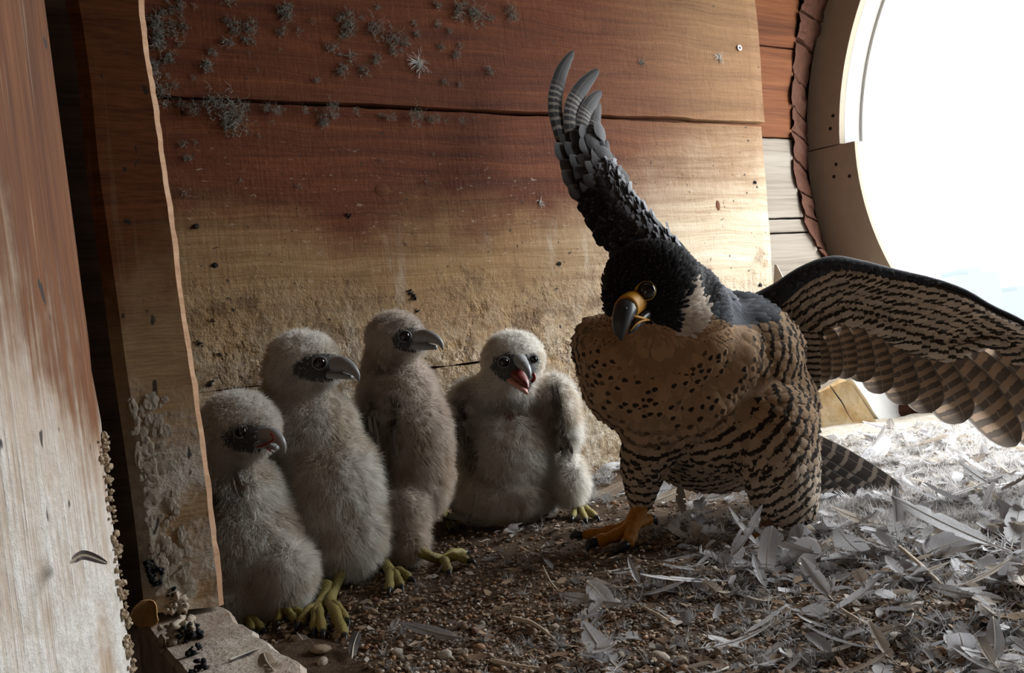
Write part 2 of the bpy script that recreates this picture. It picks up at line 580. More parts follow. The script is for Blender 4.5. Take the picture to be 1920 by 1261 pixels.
def plank_vf(c00, c10, c11, c01, thick, nx=60, nz=10, wob=0.0012, seed=0):
    """board between four front corners (lower left, lower right, upper right, upper left), thick towards +Y, hand-sawn edges"""
    V, F = [], []
    c00, c10, c11, c01 = [np.asarray(c, float) for c in (c00, c10, c11, c01)]
    N = nrm(np.cross(c01 - c00, c10 - c00))      # +Y
    w = nx + 1
    for layer in (0, 1):
        for j in range(nz + 1):
            for i in range(nx + 1):
                u, v = i / nx, j / nz
                p = (c00 * (1 - u) + c10 * u) * (1 - v) + (c01 * (1 - u) + c11 * u) * v
                a = 0.0
                if i in (0, nx) or j in (0, nz):
                    k = np.array([[p[0] * 22, seed * 9.1, p[2] * 22]])
                    a = (vnoise(k, seed)[0] - 0.5) * 2 + (vnoise(k * 4, seed + 3)[0] - 0.5)
                if j in (0, nz): p = p + np.array([0, 0, wob * 1.6 * a])
                if i in (0, nx): p = p + np.array([wob * 2.2 * a, 0, 0])
                edge = 0.0015 if (i in (0, nx) or j in (0, nz)) and layer == 0 else 0
                V.append(p + N * (thick * layer + edge))
    L = w * (nz + 1)
    for j in range(nz):
        for i in range(nx):
            a = j * w + i
            F.append([a, a + 1, a + w + 1, a + w])
            F.append([L + a, L + a + w, L + a + w + 1, L + a + 1])
    rim = [i for i in range(w)] + [j * w + nx for j in range(1, nz + 1)] + [nz * w + i for i in range(nx - 1, -1, -1)] + [j * w for j in range(nz - 1, 0, -1)]
    for k in range(len(rim)):
        a, b = rim[k], rim[(k + 1) % len(rim)]
        F.append([a, L + a, L + b, b])
    return np.array(V), F

def disc_vf(c, n, r, h, k=10):
    n = nrm(n); s = nrm(np.cross(n, (0.3, 0.2, 0.9))); u = np.cross(n, s)
    V = [np.asarray(c) + r * (s * math.cos(2 * math.pi * i / k) + u * math.sin(2 * math.pi * i / k)) + n * q for q in (0, h) for i in range(k)]
    V.append(np.asarray(c) + n * h)
    F = [[i, (i + 1) % k, k + (i + 1) % k, k + i] for i in range(k)] + [[2 * k, k + i, k + (i + 1) % k] for i in range(k)]
    return np.array(V), F

# ---- back wall of the nest: three wide boards
wall_back = thing('wall_back', (0.6, WALL_Y + 0.02, 0.0), kind='structure', label='red-brown plank wall behind the birds, bleached towards the window')
def W(px, py, y=WALL_Y): return on_plane(px, py, 1, y)
sl, sr = W(290, 180), W(1432, 229)           # seam under the top board
sl2, sr2 = W(290, 184), W(1428, 237)
dxl = -0.30 - sl[0]
def extend(a, b, x):                           # extend the line a-b to a given X
    return a + (b - a) * ((x - a[0]) / (b[0] - a[0]))
tr = W(1408, -40)
zt = 1.02
top_r = sr + (tr - sr) * ((zt - sr[2]) / (tr[2] - sr[2]))
planks = []
V, F = plank_vf(extend(sl, sr, -0.3), sr, top_r, [-0.3, WALL_Y, zt], 0.022, 70, 10, 0.0016, 1)
V[:, 1] -= 0.006                               # the top board stands a little proud
planks.append(obj('plank', V, F, M_BOARD, wall_back, False))
br = W(1452, 545)
zl = 0.224
low_r = sr2 + (br - sr2) * ((zl - sr2[2]) / (br[2] - sr2[2]))
V, F = plank_vf([-0.3, WALL_Y, zl], low_r, sr2, extend(sl2, sr2, -0.3), 0.022, 80, 12, 0.0014, 2)
planks.append(obj('plank', V, F, M_BOARD, wall_back, False))
V, F = plank_vf([-0.3, WALL_Y, -0.06], [low_r[0] + 0.02, WALL_Y, -0.06], [low_r[0], WALL_Y, zl - 0.002], [-0.3, WALL_Y, zl - 0.002], 0.022, 60, 8, 0.0012, 3)
V[:, 1] += 0.001
planks.append(obj('plank', V, F, M_BOARD, wall_back, False))
for px, py, kind in ((1386, 90, 0), (1416, 342, 1), (1426, 534, 1), (404, 497, 1), (1049, 494, 1), (368, 424, 1)):
    c = W(px, py, WALL_Y - (0.007 if py < 200 else 0.0008))
    if kind == 0:
        s = obj('screw', *disc_vf(c, (0, -1, 0), 0.0055, 0.0018, 14), M_STEEL, planks[0], False)
        V, F = cat_vf([box_vf(c + np.array([-.0035, -.0022, -.0006]), c + np.array([.0035, -.0019, .0006])), box_vf(c + np.array([-.0006, -.0022, -.0035]), c + np.array([.0006, -.0019, .0035]))])
        obj('screw_slot', V, F, M_HOLE, planks[0], False)
    else:
        V, F = ball_vf(c, (0.0042, 0.0016, 0.0035), 10, 6)
        V += (vnoise(V * 400, 3)[:, None] - 0.5) * 0.003
        obj('knot_hole', V, F, M_HOLE, planks[1], True)

M_KNOT = mat_attic('dark_knot', [(0.06, 0.02, 0.008), (0.12, 0.045, 0.018), (0.17, 0.07, 0.03)])
for px, py, rx, rz in ((716, 356, 0.012, 0.010), (1346, 385, 0.0055, 0.010), (350, 210, 0.007, 0.005)):
    V, F = ball_vf(W(px, py, WALL_Y + 0.0002), (rx, 0.0011, rz), 20, 8)
    obj('knot', V, F, M_KNOT, planks[1], True)

# ---- boarding of the loft just behind, seen between the ends of the nest planks and the round window
AY = 1.28
attic = thing('wall_attic', (1.3, AY, 0.0), kind='structure', label='loft boarding behind the nest planks beside the round window')
_cut = np.array([on_plane(px, py, 1, AY) for px, py in ((1520, -120), (1500, 0), (1490, 100), (1484, 200), (1488, 320), (1510, 420), (1548, 495), (1600, 560))])
def cut_x(z):                                   # the boards are sawn off along a curve
    return float(np.interp(-z, -_cut[:, 2], _cut[:, 0]))
zs = [-0.1] + [on_plane(px, py, 1, AY)[2] for px, py in ((1482, 436), (1482, 409), (1462, 258.5), (1456, 88))] + [1.02, 1.35, 1.68]
for i in range(len(zs) - 1):
    nzp = 8
    V, F = plank_vf([0.0, AY, zs[i] + 0.002], [1, AY, zs[i] + 0.002], [1, AY, zs[i + 1] - 0.002], [0.0, AY, zs[i + 1] - 0.002], 0.02, 30, nzp, 0.0004, 20 + i)
    x0 = -0.70 if i > 4 else 0.95
    V[:, 0] = x0 + V[:, 0] * (np.array([cut_x(z) for z in V[:, 2]]) - x0)
    obj('plank', V, F, M_ATTIC_GREY if i < 3 else M_ATTIC_RED, attic, False)
V, F = box_vf((-0.74, 1.50, -0.1), (1.64, 1.54, 1.7))
obj('backing_board', V, F, M_DARKWOOD, attic, False)

# ---- rest of the loft: side, front and ceiling, outside the view
o = obj('wall_left', *box_vf((-0.74, -0.92, -0.1), (-0.70, 1.5, 1.7)), M_LOFT, None, False); tag(o, 'dark loft wall left of the nest', kind='structure')
o = obj('wall_front', *box_vf((-0.74, -0.96, -0.1), (1.66, -0.92, 1.7)), M_LOFT, None, False); tag(o, 'dark loft wall behind the viewer', kind='structure')
o = obj('ceiling', *box_vf((-0.74, -0.96, 1.68), (1.66, 1.54, 1.72)), M_LOFT, None, False); tag(o, 'dark boarded loft ceiling', kind='structure')

# ---- wall with the round window
def ring_part(profile, a0, a1, n):
    """sweep a closed (R, X) profile around the window axis from angle a0 to a1 (0 = +Y, 90 = up)"""
    V, F = [], []
    k = len(profile)
    for i in range(n + 1):
        a = math.radians(a0 + (a1 - a0) * i / n)
        for R, x in profile:
            V.append((x, WIN_Y + R * math.cos(a), WIN_Z + R * math.sin(a)))
    for i in range(n):
        for j in range(k):
            F.append([i * k + j, i * k + (j + 1) % k, (i + 1) * k + (j + 1) % k, (i + 1) * k + j])
    F.append(list(range(k))[::-1]); F.append([n * k + j for j in range(k)])
    return np.array(V), F

V, F = [], []
n = 96
Y0, Y1, Z0, Z1 = -0.96, 1.54, -0.12, 1.72
for x in (1.64, 1.72):
    for i in range(n):
        a = 2 * math.pi * i / n
        c, s = math.cos(a), math.sin(a)
        V.append((x, WIN_Y + 0.712 * c, WIN_Z + 0.712 * s))
    for i in range(n):
        a = 2 * math.pi * i / n
        c, s = math.cos(a), math.sin(a)
        r = min((Y1 - WIN_Y) / c if c > 1e-9 else 9, (Y0 - WIN_Y) / c if c < -1e-9 else 9, (Z1 - WIN_Z) / s if s > 1e-9 else 9, (Z0 - WIN_Z) / s if s < -1e-9 else 9)
        r = max(r, 0.713)
        V.append((x, WIN_Y + r * c, WIN_Z + r * s))
for i in range(n):
    j = (i + 1) % n
    F.append([i, j, n + j, n + i]); F.append([2 * n + i, 3 * n + i, 3 * n + j, 2 * n + j])
    F.append([i, 2 * n + i, 2 * n + j, j]); F.append([n + i, n + j, 3 * n + j, 3 * n + i])
o = obj('wall_right', np.array(V), F, M_DARKWOOD, None, False); tag(o, 'end wall of the loft holding the round window', kind='structure')

win = thing('window_1', (WIN_X, WIN_Y, 0.0), kind='structure', label='large round window opening with tan frame and white moulding')
j = on_plane(1545, 277, 0, WIN_X)
A_J = math.degrees(math.atan2(j[2] - WIN_Z, j[1] - WIN_Y))
up_prof = [(0.719, 1.62), (0.626, 1.62), (0.626, 1.638), (0.65, 1.66), (0.719, 1.66)]
fu = obj('frame_segment', *ring_part(up_prof, A_J + 0.12, A_J + 179.5, 90), M_FRAME, win, False)
lo_prof = [(0.719, 1.619), (0.585, 1.619), (0.585, 1.63), (0.61, 1.66), (0.719, 1.66)]
fl = obj('frame_segment', *ring_part(lo_prof, A_J - 180, A_J - 0.12, 90), M_FRAME, win, False)
obj('moulding', *ring_part([(0.626, 1.636), (0.626, 1.688), (0.65, 1.69), (0.65, 1.662)], A_J + 0.12, A_J + 179.5, 90), M_WHITE, win, False)
obj('moulding', *ring_part([(0.619, 1.689), (0.619, 1.722), (0.69, 1.722), (0.69, 1.689)], A_J - 1, A_J + 183, 100), M_WHITE, win, False)
obj('moulding', *ring_part([(0.585, 1.629), (0.584, 1.668), (0.67, 1.69), (0.67, 1.66)], A_J - 180, A_J - 0.12, 90), M_WHITE, win, False)
for px, py, fr in ((1562, 217, fu), (1557, 241, fu), (1568, 308, fl), (1564, 331, fl), (1593, 330, fl)):
    c = on_plane(px, py, 0, WIN_X - 0.0005)
    obj('screw_hole', *disc_vf(c, (-1, 0, 0), 0.0042, 0.001, 10), M_HOLE, fr, False)
# broken brickwork between the cut boards and the frame, piece by piece
zb = [-0.06]
while zb[-1] < 1.2:
    zb.append(zb[-1] + random.uniform(0.055, 0.085))
def ring_y(z, R=0.716): return WIN_Y + math.sqrt(max(0.0, R * R - (z - WIN_Z) ** 2))
for i in range(len(zb) - 1):
    V, F = [], []
    nb, na = 6, 5
    for layer in (0, 1):
        for b in range(nb + 1):
            z = zb[i] + 0.003 + (zb[i + 1] - zb[i] - 0.006) * b / nb
            A = np.array([cut_x(z) - 0.004, AY - 0.006, z]); B = np.array([WIN_X - 0.004, ring_y(z), z])
            for a in range(na + 1):
                V.append(A + (B - A) * a / na + np.array([0.03, 0.05, 0]) * layer)
    w = na + 1; L = w * (nb + 1)
    for b in range(nb):
        for a in range(na):
            q = b * w + a
            F.append([q, q + 1, q + w + 1, q + w]); F.append([L + q, L + q + w, L + q + w + 1, L + q + 1])
        F.append([b * w, (b + 1) * w, L + (b + 1) * w, L + b * w]); F.append([b * w + na, L + b * w + na, L + (b + 1) * w + na, (b + 1) * w + na])
    F.append([a for a in range(w)][::-1] + [L + a for a in range(w)]); F.append([nb * w + a for a in range(w)] + [L + nb * w + a for a in range(w)][::-1])
    V = np.array(V)
    V += (np.stack([vnoise(V * 70, 5 + q) for q in range(3)], 1) - 0.5) * 0.010 + np.array([random.uniform(-.004, .004), random.uniform(-.004, .004), 0])
    obj('brick', V, F, M_BRICK, win, False)

# ---- frame of the nest on the left: post, sill and the limed panel
PY = 0.73
def post_pt(px, py, y=PY): return on_plane(px, py, 1, y)
bl, brr = post_pt(272, 1150), post_pt(412, 1136)
tl, trr = post_pt(112, -60), post_pt(255, -60)
def post_mesh():
    V, F = [], []
    nz, nx = 60, 6
    edge = [(255, -60), (265, 60), (281, 160), (298, 280), (318, 420), (336, 560), (357, 700), (378, 850), (396, 1000), (412, 1136)]
    left = [(112, -60), (135, 60), (148, 160), (160, 300), (176, 420), (196, 560), (214, 700), (236, 850), (256, 1000), (272, 1150)]
    ep = catmull([post_pt(*q) for q in edge], nz + 1)
    lp = catmull([post_pt(*q) for q in left], nz + 1)
    w = nx + 4
    for i in range(nz + 1):
        e = ep[i] + np.array([(random.random() - 0.5) * 0.0008, 0, 0])
        for j in range(nx + 1):
            u = j / nx
            p = lp[i] * (1 - u) + e * u
            V.append(p + np.array([0, 0.004 if j == 0 else 0, 0]))
        V.append(e + np.array([0.0040 + random.random() * 0.001, 0.004, 0]))    # splintered corner
        V.append(e + np.array([0.0060, 0.05, 0]))
        V.append(lp[i] + np.array([0.004, 0.05, 0]))
    for i in range(nz):
        for j in range(w):
            a, b = i * w + j, i * w + (j + 1) % w
            F.append([a, a + w, b + w, b])
    F.append(list(range(w))); F.append([nz * w + j for j in range(w)][::-1])
    return np.array(V), F, w, nx
V, F, w, nx = post_mesh()
po = obj('trim_1', V, F, M_POST, None, False)
po.data.materials.append(M_LITEDGE)
for p_ in po.data.polygons:
    if len(p_.vertices) == 4 and (p_.index % w) in (nx, nx + 1):
        p_.material_index = 1  # paler edge colour stands in for window light on this narrow face
tag(po, 'sawn brown post with a splintered edge coloured as if lit at the left of the chicks', kind='structure')

SZ = 0.05
s0 = on_plane(412, 1130, 2, SZ); s1 = on_plane(590, 1261, 2, SZ)
dirn = nrm(s1 - s0)
far, near = s0 - dirn * 0.012, s0 + dirn * 0.42
wl = -0.062
V, F = [], []
n = 60
for i in range(n + 1):
    q = far + (near - far) * i / n
    jit = (vnoise(np.array([[q[1] * 60, 1.0, 2.0]]), 4)[0] - 0.5) * 0.006
    for (dx, z) in ((jit, SZ - 0.004), (jit - 0.004, SZ), (wl * 0.5, SZ + 0.001), (wl + 0.003, SZ), (wl, SZ - 0.004), (wl, -0.05), (jit * 0.5, -0.05)):
        V.append((q[0] + dx, q[1], z + (vnoise(np.array([[q[1] * 90, dx * 200, 5.0]]), 8)[0] - 0.5) * 0.002))
for i in range(n):
    for jx in range(7):
        a, b = i * 7 + jx, i * 7 + (jx + 1) % 7
        F.append([a, b, b + 7, a + 7])
F.append(list(range(7))[::-1]); F.append([n * 7 + q for q in range(7)])
o = obj('trim_2', np.array(V), F, M_SILL, None, False); tag(o, 'limed floor sill running forward from the foot of the post', kind='structure')

# hinged side panel, its far edge next to the post
pb, pt_ = on_plane(252, 1261, 1, 0.5), on_plane(84, -20, 1, 0.5)
d_ = nrm(pt_ - pb)
eb = pb + d_ * ((-0.06 - pb[2]) / d_[2]); et = pb + d_ * ((1.0 - pb[2]) / d_[2])
hd = np.array([-0.35, -0.93, 0.0]); hd /= np.linalg.norm(hd)
nn_ = np.array([0.93, -0.35, 0.0])
V, F = [], []
nz, nx = 80, 10
for layer in (0, 1):
    for i in range(nz + 1):
        q = eb + (et - eb) * i / nz
        for j in range(nx + 1):
            p = q + hd * (0.55 * (j / nx) ** 1.5)
            if j == 0:
                zz = q[2]
                rag = (vnoise(np.array([[zz * 45, 3.0, 1.0]]), 11)[0] - 0.5) * 0.010 * float(smooth(0.36, 0.12, zz))
                p = p + hd * rag
            V.append(p - nn_ * (0.016 * layer + (0.001 if j == 0 else 0)))
w = nx + 1
L = w * (nz + 1)
for i in range(nz):
    for j in range(nx):
        a = i * w + j
        F.append([a, a + w, a + w + 1, a + 1]); F.append([L + a, L + a + 1, L + a + w + 1, L + a + w])
    F.append([i * w, L + i * w, L + (i + 1) * w, (i + 1) * w])
    F.append([i * w + nx, (i + 1) * w + nx, L + (i + 1) * w + nx, L + i * w + nx])
F.append([j for j in range(w)] + [L + j for j in range(w)][::-1]); F.append([nz * w + j for j in range(w)][::-1] + [L + nz * w + j for j in range(w)])
o = obj('wall_panel', np.array(V), F, M_PANEL, None, False); tag(o, 'upright side panel at the left edge, streaked white with droppings', kind='structure')

# dark board added behind the post to keep the gap beside it black
lb, lt = post_pt(272, 1150), post_pt(112, -60)
ld = nrm(lt - lb)
a0, a1 = lb + ld * ((-0.06 - lb[2]) / ld[2]), lb + ld * ((1.0 - lb[2]) / ld[2])
e_ = np.array([0.03, 0.06, 0]); b_ = np.array([0, 0.02, 0])
V, F = hexa([np.array([-0.66, 0.79, -0.06]), a0 + e_, a0 + e_ + b_, np.array([-0.66, 0.81, -0.06]),
             np.array([-0.66, 0.79, 1.0]), a1 + e_, a1 + e_ + b_, np.array([-0.66, 0.81, 1.0])])
o = obj('gap_blocker', V, F, M_DARKWOOD, None, False); tag(o, 'added dark board keeping the gap beside the post black', kind='structure')

# ---- floor bed
def H(x, y):
    x = np.atleast_1d(np.asarray(x, float)); y = np.atleast_1d(np.asarray(y, float))
    p = np.stack([x, y, np.zeros_like(x)], 1)
    h = 0.016 * (vnoise(p * 7, 1) - 0.5) + 0.010 * (vnoise(p * 19, 2) - 0.5) + 0.004 * (vnoise(p * 60, 3) - 0.5)
    h = h + 0.022 * np.exp(-((x - 0.86) / 0.22) ** 2 - ((y - 1.16) / 0.10) ** 2)
    h = h + 0.018 * np.exp(-((x - 1.45) / 0.3) ** 2 - ((y - 0.95) / 0.3) ** 2)
    return h
def floor_hits(px, py):
    px = np.asarray(px, float); py = np.asarray(py, float)
    r = FW[None, :] + ((px - CX) / FPX)[:, None] * RT[None, :] - ((py - CY) / FPX)[:, None] * UP[None, :]
    z = np.zeros(len(px))
    for _ in range(5):
        p = CAM[None, :] + r * ((z - CAM[2]) / r[:, 2])[:, None]
        z = H(p[:, 0], p[:, 1])
    p[:, 2] = z
    return p
def floor_hit(px, py, lift=0.0):
    z = 0.0
    for _ in range(6):
        p = on_plane(px, py, 2, z + lift)
        z = float(H(p[0], p[1])[0])
    return p
def mat_soil():
    t = NT('nest_grit')
    p = t.pos()
    a = t.noise(p, 60, 6, 0.7); b = t.noise(p, 320, 4, 0.7)
    f = t.math('ADD', t.math('MULTIPLY', a, 0.5), t.math('MULTIPLY', b, 0.5))
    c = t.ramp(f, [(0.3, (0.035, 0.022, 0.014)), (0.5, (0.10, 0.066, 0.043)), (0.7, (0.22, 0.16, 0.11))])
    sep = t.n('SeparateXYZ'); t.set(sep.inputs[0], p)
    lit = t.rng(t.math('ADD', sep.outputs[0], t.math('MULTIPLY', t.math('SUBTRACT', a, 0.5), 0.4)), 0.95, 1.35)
    c = t.mix(lit, c, t.ramp(f, [(0.3, (0.28, 0.23, 0.17)), (0.5, (0.5, 0.45, 0.38)), (0.7, (0.68, 0.64, 0.58))]))  # soil colour itself made paler towards the window, as lit ground
    return t.pbsdf(c, 0.9, t.bump(f, 1.0, 0.004), 0.15)
gx, gy = 300, 200
xs, ys = np.linspace(-0.70, 2.3, gx), np.linspace(-0.92, 1.5, gy)
XX, YY = np.meshgrid(xs, ys)
V = np.stack([XX.ravel(), YY.ravel(), H(XX.ravel(), YY.ravel())], 1)
idx = np.arange(gx * gy).reshape(gy, gx)
F = np.stack([idx[:-1, :-1].ravel(), idx[:-1, 1:].ravel(), idx[1:, 1:].ravel(), idx[1:, :-1].ravel()], 1)
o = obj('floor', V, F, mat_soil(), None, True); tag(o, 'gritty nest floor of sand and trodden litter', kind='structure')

# ---- outside: far ground and pale buildings in the overexposed distance
o = obj('ground', np.array([(2.4, -900, -26), (1500, -900, -26), (1500, 900, -26), (2.4, 900, -26)], float), [(0, 1, 2, 3)], plain('far_ground', (0.3, 0.31, 0.3), 0.9, 0.1), None, False)
tag(o, 'far ground below the round window', kind='structure')
M_FAR = plain('pale_blue_far_block', (0.092, 0.106, 0.109), 0.9, 0.1)
def far_block(px0, px1, pytop, d, label):
    a, b = P(px0, pytop, d), P(px1, pytop, d)
    f = np.array([FW[0], FW[1], 0.0]); f /= np.linalg.norm(f)
    z1 = max(a[2], b[2])
    c = [a * [1, 1, 0], b * [1, 1, 0], (b + f * 25) * [1, 1, 0], (a + f * 25) * [1, 1, 0]]
    V, F = hexa([q + [0, 0, -26] for q in c] + [q + [0, 0, z1] for q in c])
    V2, F2 = hexa([q * [1, 1, 1] + [0, 0, z1] for q in (c[0] * .7 + c[1] * .3, c[0] * .4 + c[1] * .6, c[0] * .2 + c[1] * .3 + c[2] * .5, c[0] * .3 + c[1] * .2 + c[3] * .5)] + [q + [0, 0, z1 + 1.6] for q in (c[0] * .7 + c[1] * .3, c[0] * .4 + c[1] * .6, c[0] * .2 + c[1] * .3 + c[2] * .5, c[0] * .3 + c[1] * .2 + c[3] * .5)])
    V, F = cat_vf([(V, F), (V2, F2)])
    o = obj('far_building', V, F, M_FAR, None, False); tag(o, label, 'building')
far_block(1792, 1874, 516, 230, 'pale blue building washed out in the window above the spread wing')
far_block(1874, 1990, 548, 300, 'lower pale blue building at the right edge of the window view')
# ================================================================== plumage
def mat_plumage():
    """ca = ground colour; cb = (bar phase, bar strength, spot strength, random)"""
    t = NT('plumage')
    ca = t.attr('ca'); cb = t.n('Attribute', attribute_name='cb')
    sep = t.n('SeparateColor'); t.set(sep.inputs[0], cb.outputs['Color'])
    s, bar, spot, rnd = sep.outputs[0], sep.outputs[1], sep.outputs[2], cb.outputs['Alpha']
    uv = t.n('UVMap', uv_map='uv')
    su = t.n('SeparateXYZ'); t.set(su.inputs[0], uv.outputs[0])
    u, v = su.outputs[0], su.outputs[1]
    p = t.pos()
    wob = t.math('MULTIPLY', t.math('SUBTRACT', t.noise(p, 260, 3), 0.5), 0.55)
    w = t.math('SINE', t.math('MULTIPLY', t.math('ADD', s, wob), 6.2832))
    bars = t.rng(w, 0.22, 0.50)
    du = t.math('DIVIDE', t.math('SUBTRACT', u, 0.5), 0.27)
    dv = t.math('DIVIDE', t.math('SUBTRACT', v, 0.78), 0.14)
    r2 = t.math('ADD', t.math('MULTIPLY', du, du), t.math('MULTIPLY', dv, dv))
    r2 = t.math('ADD', r2, t.math('MULTIPLY', wob, 1.5))
    spots = t.math('MULTIPLY', t.rng(r2, 1.1, 0.7), t.rng(rnd, 0.30, 0.34))
    mk = t.math('MAXIMUM', t.math('MULTIPLY', bars, bar), t.math('MULTIPLY', spots, spot))
    c = t.mix(t.math('MULTIPLY', mk, 0.95), ca, (0.022, 0.017, 0.014))
    barb = t.noise(t.scale(uv.outputs[0], (14, 90, 1)), 1.0, 2)
    c = t.mix(t.math('MULTIPLY', t.rng(barb, 0.35, 0.7), 0.25), c, (0.0, 0.0, 0.0))
    c = t.mix(t.math('MULTIPLY', t.rng(v, 0.80, 1.0), 0.16), c, (0.8, 0.72, 0.64))
    return t.pbsdf(c, 0.75, t.bump(barb, 0.25, 0.001), 0.15, 0.14)

def mat_flight(name, dark, pale, nb, fade, fill, trans=0.3):
    """flight feather: pale bars on the broad inner vane, pale shaft"""
    t = NT(name)
    uv = t.n('UVMap', uv_map='uv')
    su = t.n('SeparateXYZ'); t.set(su.inputs[0], uv.outputs[0])
    u, v = su.outputs[0], su.outputs[1]
    p = t.pos()
    ns = t.noise(p, 160, 3)
    wob = t.math('MULTIPLY', t.math('SUBTRACT', ns, 0.5), 0.35)
    ph = t.math('ADD', t.math('MULTIPLY', v, nb), t.math('MULTIPLY', t.math('ABSOLUTE', t.math('SUBTRACT', u, 0.45)), 0.35))
    w = t.math('SINE', t.math('MULTIPLY', t.math('ADD', ph, wob), 6.2832))
    bars = t.math('MULTIPLY', t.rng(w, fill, fill + 0.35), t.rng(v, fade + 0.12, fade))
    bars = t.math('MULTIPLY', bars, t.math('MULTIPLY', t.rng(u, 0.05, 0.12), t.rng(u, 1.0, 0.92)))
    barb = t.noise(t.scale(uv.outputs[0], (6, 260, 1)), 1.0, 2)
    c = t.mix(bars, t.mix(barb, tuple(x * 0.7 for x in dark), tuple(x * 1.3 for x in dark)), pale)
    sh = t.rng(t.math('ABSOLUTE', t.math('SUBTRACT', u, 0.62)), 0.022, 0.008)
    c = t.mix(t.math('MULTIPLY', sh, 0.6), c, (0.30, 0.26, 0.22))
    edge = t.rng(t.math('ABSOLUTE', t.math('SUBTRACT', u, 0.5)), 0.44, 0.5)
    c = t.mix(t.math('MULTIPLY', edge, 0.45), c, (0.45, 0.42, 0.38))
    return t.pbsdf(c, 0.6, t.bump(barb, 0.2, 0.0008), 0.25, trans)

M_PLUM = mat_plumage()
M_FLIGHT = mat_flight('barred_brown_flight_feather', (0.115, 0.095, 0.080), (0.33, 0.24, 0.17), 9.5, 0.78, -0.15, 0.42)
M_PRIM = mat_flight('slate_primary', (0.048, 0.047, 0.050), (0.27, 0.25, 0.225), 19, 0.5, 0.2, 0.15)
M_TAIL = mat_flight('barred_tail_feather', (0.05, 0.042, 0.038), (0.24, 0.20, 0.165), 10, 0.95, 0.45, 0.2)

WPROF_V = np.array([0, .06, .16, .30, .45, .60, .72, .82, .90, .96, 1.0])
WPROF_R = np.array([.12, .42, .74, .93, 1.0, 1.0, .97, .88, .70, .45, .06])      # broad, rounded tip
WPROF_P = np.array([.25, .55, .78, .90, .95, .90, .78, .62, .44, .27, .04])      # long, pointed

class Feathers:
    """many small feathers gathered into one mesh"""
    def __init__(self):
        self.V, self.F, self.UV, self.CA, self.CB, self.n = [], [], [], [], [], 0
    def add(self, path, side, nor, W, ca, cb_fn, prof=WPROF_R, nv=5, nu=3, camber=0.25, ragged=0.0):
        """path: (k,3) points along the shaft; side/nor: directions; W: half width"""
        v = np.linspace(0, 1, nv)
        pts = catmull(path, nv) if len(path) > 2 else path[0] + (path[1] - path[0]) * v[:, None]
        tan = np.gradient(pts, axis=0); tan /= np.linalg.norm(tan, axis=1, keepdims=True)
        sd = np.cross(np.broadcast_to(nor, tan.shape), tan); sd /= np.maximum(np.linalg.norm(sd, axis=1, keepdims=True), 1e-9)
        u = np.linspace(-1, 1, nu)
        wv = np.interp(v, WPROF_V, prof) * W
        if ragged: wv = wv * (1 + (RNG.random(nv) - 0.5) * ragged)
        G = pts[:, None, :] + sd[:, None, :] * (wv[:, None] * u[None, :])[:, :, None] - np.asarray(nor) * (camber * wv[:, None] * (u[None, :] ** 2))[:, :, None]
        V = G.reshape(-1, 3)
        idx = np.arange(nv * nu).reshape(nv, nu) + self.n
        F = np.stack([idx[:-1, :-1].ravel(), idx[:-1, 1:].ravel(), idx[1:, 1:].ravel(), idx[1:, :-1].ravel()], 1)
        uu, vv = np.meshgrid(u * 0.5 + 0.5, v)
        self.V.append(V); self.F.append(F); self.UV.append(np.stack([uu.ravel(), vv.ravel()], 1))
        self.CA.append(np.broadcast_to(np.asarray(ca, float), (nv * nu, 3)))
        self.CB.append(cb_fn(V)); self.n += nv * nu
    def build(self, name, mat, parent=None, kind=None, label=None):
        return obj(name, np.concatenate(self.V), np.concatenate(self.F), mat, parent, True, np.concatenate(self.UV),
                   {'ca': np.concatenate(self.CA), 'cb': np.concatenate(self.CB)}, kind, label)

def cbc(s, bar, spot, rnd):
    def f(V):
        n = len(V)
        return np.stack([np.zeros(n) + s, np.full(n, bar), np.full(n, spot), np.full(n, rnd)], 1)
    return f

def single_feather(name, path, nor, W, mat, parent, prof=WPROF_P, nv=26, nu=7, camber=0.18, ca=(.1, .1, .1), label=None, cb=None):
    f = Feathers()
    f.add(np.asarray(path, float), None, nrm(nor), W, ca, cb or cbc(0, 0, 0, random.random()), prof, nv, nu, camber)
    o = f.build(name, mat, parent, None, label)
    # shaft
    sh = catmull(path, 12)
    V, F = tube_vf(sh + nrm(nor) * W * 0.05, np.linspace(W * 0.055, W * 0.012, 12), n=5)
    ob = o.data
    return o

M_BEAK = plain('slate_beak', (0.042, 0.048, 0.056), 0.32, 0.5, 0.2, 90)
M_CERE = plain('yellow_cere', (0.58, 0.27, 0.02), 0.5, 0.4, 0.15, 120)
M_LEG = None
def mat_scaly(name, col):
    t = NT(name)
    v = t.n('TexVoronoi', feature='DISTANCE_TO_EDGE'); t.set(v.inputs['Vector'], t.pos()); v.inputs['Scale'].default_value = 420
    c = t.mix(t.rng(v.outputs['Distance'], 0.0, 0.12), tuple(x * 0.45 for x in col), col)
    return t.pbsdf(c, 0.55, t.bump(t.rng(v.outputs['Distance'], 0, 0.2), 0.5, 0.001), 0.35)
M_LEG = mat_scaly('orange_scaly_leg', (0.62, 0.25, 0.018))
M_TALON = plain('black_talon', (0.02, 0.02, 0.022), 0.3, 0.5)
M_EYE = plain('glossy_dark_eye', (0.008, 0.006, 0.005), 0.06, 0.8)
M_RINGY = plain('yellow_eye_ring', (0.55, 0.36, 0.03), 0.5, 0.4)
M_BAND = plain('brown_leg_band', (0.16, 0.085, 0.05), 0.5, 0.4, 0.3, 200)
def mat_vcol(name, rough=0.8, spec=0.15):
    t = NT(name)
    f = t.noise(t.pos(), 300, 4)
    c = t.mix(t.math('MULTIPLY', f, 0.4), t.attr('ca'), (0, 0, 0))
    return t.pbsdf(c, rough, t.bump(f, 0.4, 0.002), spec)
